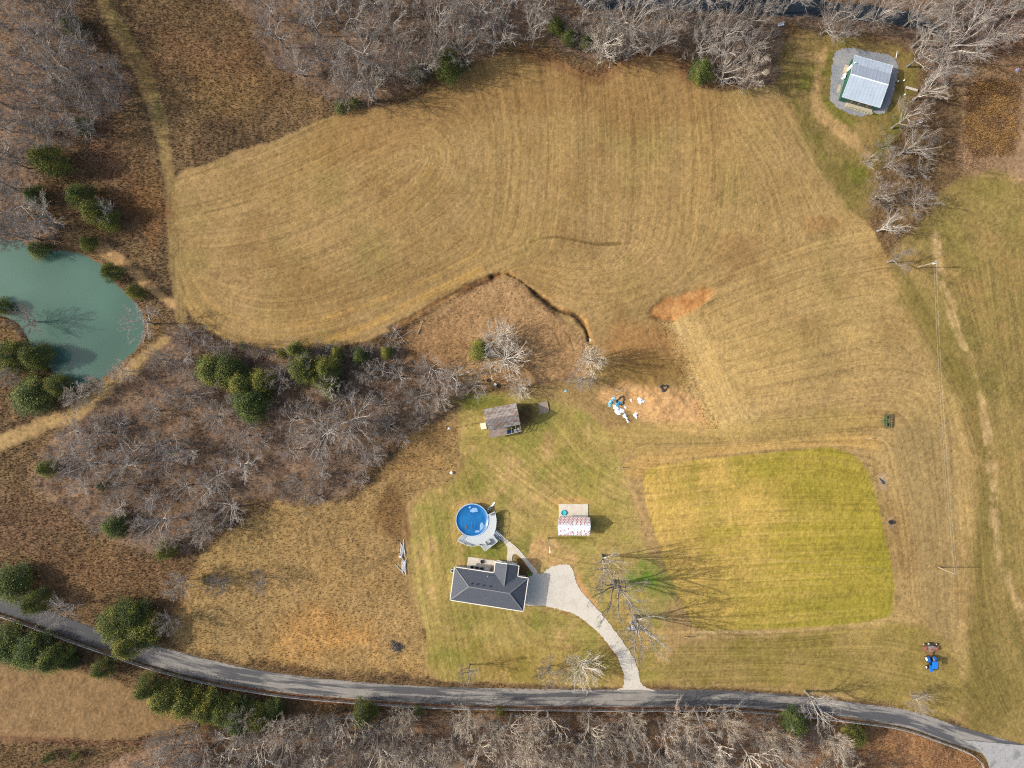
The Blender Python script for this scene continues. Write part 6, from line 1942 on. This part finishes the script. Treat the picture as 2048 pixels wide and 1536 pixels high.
CED = [(7.0, 2.6, cedar_meshes(800, 7, 2.6, 620, 20, 1.5, 3)), (7.0, 2.6, cedar_meshes(801, 7, 2.6, 620, 20, 2.1, 4)), (8.0, 2.4, cedar_meshes(802, 8, 2.4, 560, 20, 1.2, 3)), (3.0, 1.3, cedar_meshes(803, 3, 1.3, 150, 11, 2.0, 3))]
FC = {}


def cedar(cx, cy, rpx, label, group=None, h=None, small=False):
    rm_ = rpx * S
    h = h or min(8.0, 2.3 * rm_ + .6) * rnd.uniform(.72, 1.1)
    k = (HC - .5 * h) / HC
    x, y = W(1024 + (cx - 1024) * k, 768 + (cy - 768) * k)
    i = 3 if rpx < 13 else rnd.randrange(3)
    h0, r0, (mt, mc) = CED[i]
    sx = rm_ * k / r0
    nm = "cedar_tree" if rpx >= 13 else "cedar_bush"
    if (i, nm) not in FC:
        t = thing(nm, (x, y, hz(x, y)), label, "evergreen", group)
        link("trunk", mt, t); link("crown", mc, t)
        t.scale = (sx, sx, h / h0); FC[(i, nm)] = t
    else:
        t = copy_tree(FC[(i, nm)], (x, y, hz(x, y)), rnd.uniform(0, 6.28), (sx, sx, h / h0))
        if "group" in t.keys(): del t["group"]
        tag(t, label, "evergreen", group)
    return t


for a in (
    (222, 544, 19, "round dark cedar alone on the pond's bank, the larger of two"), (269, 583, 15, "small round cedar on the pond's bank near the spoke-limbed tree"),
    (162, 392, 24, "dark cedar uppermost of the trio beside brown meadow"), (190, 424, 24, "dark cedar middle of the trio beside brown meadow"), (216, 440, 22, "dark cedar lowest of the trio beside brown meadow"),
    (98, 322, 30, "tall dark cedar at the edge of the western wood", None, 10), (176, 487, 16, "small green cedar where the pond path begins"), (72, 392, 20, "shaded cedar hidden among bare trees near the pond's head"),
    (72, 498, 18, "low cedar on the pond's upper rim"), (-4, 612, 17, "cedar cut off on the pond's western bank"), (18, 712, 32, "broad dark cedar on the western bank of the pond"), (66, 712, 26, "dark cedar leaning over the water from the western bank"),
    (62, 792, 40, "large round cedar with yellow-green sunlit side by the dam path"), (112, 772, 24, "dark cedar between the pond corner and the yellow-green one"),
    (422, 740, 32, "yellow-green cedar at the west end of the cedar clump"), (455, 742, 32, "deep green cedar second along the cedar clump"), (484, 768, 28, "cedar in the middle of the clump, yellow on its lit side"),
    (524, 764, 28, "yellow cedar in the clump next to the dark twiggy tree"), (500, 808, 36, "largest cedar, lowest in the clump"), (607, 738, 30, "tall cedar behind the white-limbed tree"), (590, 700, 17, "bright green cedar at the meadow's lower rim, left of white limbs".replace("left of", "near")),
    (655, 738, 27, "yellow-olive cedar beside the whitish bare tree"), (676, 706, 13, "round bright green cedar at the hedge facing the meadow"), (720, 712, 16, "green cedar along the ragged hedge, next to last before the wash"), (774, 705, 13, "small green cedar near the fallen branches"),
    (563, 706, 10, "little green cedar bush at the hay meadow's curved rim"), (484, 691, 7, "tiny cedar bush alone at the meadow's curved rim"), (660, 776, 22, "green cedar below the whitish bare tree"), (637, 760, 18, "dark cedar shaded between two bare trees"),
    (232, 1052, 24, "olive cedar on the west side of the green-grey bare tree"), (332, 1100, 20, "cedar at the south side of the green-grey bare tree"), (94, 937, 18, "olive cedar beside the plum-grey bare tree"), (206, 972, 8, "tiny bright cedar bush under the pale forking tree"),
    (234, 1246, 38, "multi-headed evergreen beside the lane, nearest its bend"), (284, 1262, 36, "multi-headed evergreen beside the lane, bright on its outer side"), (262, 1236, 34, "multi-headed evergreen behind the pair at the lane"), (256, 1290, 28, "evergreen reaching farthest over the asphalt lane"),
    (20, 1166, 38, "large dark evergreen overhanging the lane's upper end"), (70, 1204, 24, "olive cedar on the lane's verge next to the leaning bare tree"),
    (8, 1294, 40, "dark evergreen behind the board fence at the photo's edge".replace("the photo's edge", "the lane's upper end")), (62, 1304, 38, "dark evergreen second in the row behind the fence"), (106, 1318, 28, "dark evergreen third in the row behind the fence"), (138, 1324, 17, "small olive cedar ending the dark row behind the fence"), (206, 1336, 20, "shaggy dark cedar alone behind the board fence"),
    (296, 1374, 24, "yellow-green cedar first in the long hedge-like row below the fence"), (332, 1396, 32, "cedar second in the hedge-like row below the fence"), (374, 1405, 33, "cedar third in the hedge-like row below the fence"), (414, 1414, 30, "cedar fourth in the hedge-like row below the fence"),
    (448, 1422, 30, "cedar fifth in the hedge-like row below the fence"), (482, 1438, 33, "cedar sixth in the hedge-like row, bulging into the field"), (517, 1436, 30, "bright yellow cedar near the end of the hedge-like row"), (548, 1418, 20, "small cedar ending the hedge-like row"),
    (727, 1428, 24, "olive cedar alone behind the fence across the lane from the brown field"), (836, 1420, 10, "small green cedar bush behind the fence opposite the lawn"), (1402, 142, 24, "yellow-green cedar at the hay meadow's wooded corner"), (895, 128, 30, "dark green cedar at the edge of the meadow-head wood"),
    (1112, 52, 16, "narrow cedar in the wood beside the dark creek"), (1140, 76, 15, "cedar with a pale dead twig top in the wood edge"), (1172, 84, 14, "cedar next to the broom-shaped bare tree"), (682, 214, 12, "small cedar bush at the meadow's upper corner"), (708, 204, 10, "smaller cedar bush behind the corner one"),
    (960, 700, 22, "dark green cedar pressed against the fanned bare trees"), (412, 1160, 8, "tiny green cedar bush in brown grass near the lane"), (1590, 1446, 24, "dark cedar in the wood across the lane from the pasture"), (1712, 1474, 20, "mossy green cedar at the end of the wood across the lane"),
    (95, 1516, 9, "little cedar bush in the field corner"), (152, 1512, 8, "tinier cedar bush in the field corner"), (1000, 1422, 9, "small cedar bush behind the fence opposite the driveway lawn"), (620, 1456, 8, "small dark cedar bush in litter across the lane"),
    (830, 140, 18, "cedar half hidden in the meadow-head wood"), (145, 52, 18, "green cedar among bare crowns of the western wood"), (165, 250, 16, "dim cedar under bare crowns near the western track"),
):
    cedar(*a)

# yucca by the walk, green clump and twig heap
yx, yy, yz = G(1058.5, 1146.5)
y_ = thing("yucca", (yx, yy, yz), "bright lime-green spiky plant in the dark bed by the path", "plant")
m = MB()
for k in range(60):
    a, e, L = rnd.uniform(0, 6.28), rnd.uniform(.25, 1.3), rnd.uniform(.5, .9)
    d_ = np.array((math.cos(a) * math.cos(e), math.sin(a) * math.cos(e), math.sin(e))); s_ = np.array((-math.sin(a), math.cos(a), 0)) * .05
    m.add([tuple(-s_), tuple(s_), tuple(d_ * L * .6 + s_), tuple(d_ * L), tuple(d_ * L * .6 - s_)], [(0, 1, 2, 3, 4)])
m.build("leaves", mat("lime_leaf", (.24, .34, .05), .6, .15), y_)
m = MB(); m.tube((0, 0, -.1), (0, 0, .3), .12, .08, 8); m.build("stem", bark_trunk, y_)
bx, by, bz = G(793, 1293)
bp_ = MB((bx, by, bz))
for k in range(150):
    a, r_ = rnd.uniform(0, 6.28), abs(rnd.gauss(0, .9))
    c_ = np.array((bx + r_ * math.cos(a), by + r_ * math.sin(a), bz + rnd.uniform(.05, .75) * max(.15, 1.2 - r_ * .6))); b_ = rnd.uniform(0, 6.28); L = rnd.uniform(.5, 1.7)
    d_ = np.array((math.cos(b_), math.sin(b_), rnd.uniform(-.2, .5))) * L / 2
    bp_.tube(c_ - d_, c_ + d_, .045, .015, 5)
bp_.tube((bx - 1.6, by + 1.4, bz + .35), (bx + .1, by - .8, bz + .5), .13, .08, 8)
tag(bp_.build("brush_pile", mat("dead_twig", (.12, .10, .085), .9, .35)), "dark heap of cut branches in the brown field by the lane", "brush pile")

# loose undergrowth of the woods, one countless mass
rs2 = np.random.RandomState(77)
P0, P1, R0, R1 = [], [], [], []
dens = np.clip(woods + .5 * poly([(1740, 290), (1810, 240), (1850, 150), (1900, 190), (1890, 320), (1850, 440), (1780, 490), (1725, 420)], 12, 10), 0, 1) * (1 - hard) * (d_pond < 0) * (d_creek < 0)
flat_p = (dens.ravel() / dens.sum())
for ci in rs2.choice(dens.size, 3600, p=flat_p):
    j, i = divmod(int(ci), NX)
    x0, y0 = gx[i], gy[j]
    z0 = hz(x0, y0)
    hh = rs2.uniform(.5, 1.7)
    for k in range(14):
        a, e = rs2.uniform(0, 6.28), rs2.uniform(.35, 1.45)
        d_ = np.array((math.cos(a) * math.cos(e), math.sin(a) * math.cos(e), math.sin(e))) * hh * rs2.uniform(.5, 1.1)
        b0 = np.array((x0, y0, z0 - .05)) + np.array((rs2.normal(0, .25), rs2.normal(0, .25), 0))
        P0.append(b0); P1.append(b0 + d_); R0.append(.018); R1.append(.009)
        if k % 2:
            q_ = b0 + d_ * .6
            P0.append(q_); P1.append(q_ + np.array((rs2.normal(0, .3), rs2.normal(0, .3), rs2.uniform(.05, .4))) * hh); R0.append(.012); R1.append(.007)
v_, f_ = prisms(P0, P1, R0, R1, 3)
ug = link("undergrowth", np_mesh("undergrowth", v_, f_, mat("undergrowth", (.20, .162, .128), .9, .3, .4, col2=(.28, .23, .178), scale2=.15)))
tag(ug, "tangled dead undergrowth on the floor of the bare woods", "undergrowth", kind="stuff")

# tufts of dead grass and weeds, one countless mass
dens = np.clip((rough_h - .05) / .05, 0, 1.6) * (1 - hard) * (d_pond < -2) * (d_creek < -2) * (1 - .75 * woods)
dens = dens + 1.6 * m_bed * np.clip(.5 + fbm(3, 104, 3), 0, 1) + .35 * line([(1335, 650), (1375, 740), (1420, 850)], 30, 20, 6)
dens[:8] = 0; dens[-8:] = 0
n_t = 130000
ch = rs2.choice(dens.size, n_t, p=(dens / dens.sum()).ravel())
tj, ti = ch // NX, ch % NX
bx_ = gx[ti] + rs2.uniform(-.12, .12, n_t); by_ = gy[tj] + rs2.uniform(-.12, .12, n_t); bz_ = Hg[tj, ti]
hh = rs2.uniform(.12, .38, n_t) * (1 + .5 * m_bed[tj, ti])
base_c = col[tj, ti] / np.clip(mott[tj, ti], .45, 1.7)[:, None]
base_c = base_c * rs2.uniform(.85, 1.6, (n_t, 1)) * np.array((1.04, 1.0, .96))
Vv, Cc = [], []
for k in range(3):
    a = rs2.uniform(0, 6.28, n_t); lean = rs2.uniform(.15, .8, n_t); w_ = rs2.uniform(.035, .075, n_t)
    sx, sy = -np.sin(a) * w_, np.cos(a) * w_
    tipx, tipy = bx_ + np.cos(a) * hh * lean, by_ + np.sin(a) * hh * lean
    Vv.append(np.stack([np.stack([bx_ - sx, by_ - sy, bz_ - .02], 1), np.stack([bx_ + sx, by_ + sy, bz_ - .02], 1), np.stack([tipx, tipy, bz_ + hh], 1)], 1))
    Cc.append(np.repeat(base_c[:, None], 3, 1))
Vv = np.concatenate(Vv).reshape(-1, 3); Cc = np.concatenate(Cc).reshape(-1, 3)
tm, nt, p = new_mat("dead_grass")
ca = nt.nodes.new("ShaderNodeVertexColor"); ca.layer_name = "Col"
tc = nt.nodes.new("ShaderNodeTexCoord"); n1 = nt.nodes.new("ShaderNodeTexNoise"); n1.inputs["Scale"].default_value = 9
nt.links.new(tc.outputs["Object"], n1.inputs["Vector"])
mr = nt.nodes.new("ShaderNodeMapRange"); mr.inputs[3].default_value, mr.inputs[4].default_value = .7, 1.3; nt.links.new(n1.outputs[0], mr.inputs[0])
sc_ = nt.nodes.new("ShaderNodeVectorMath"); sc_.operation = 'SCALE'; nt.links.new(ca.outputs[0], sc_.inputs[0]); nt.links.new(mr.outputs[0], sc_.inputs["Scale"])
nt.links.new(sc_.outputs[0], p.inputs["Base Color"]); p.inputs["Roughness"].default_value = .9; p.inputs["Specular IOR Level"].default_value = .1
dg = link("dry_grass", np_mesh("dry_grass", Vv, np.arange(len(Vv)).reshape(-1, 3), tm, colors=Cc))
tag(dg, "tufts of dead brown grass and weeds in the rough fields", "grass", kind="stuff")
print("COUNTS", counts, "verts tufts", len(Vv))
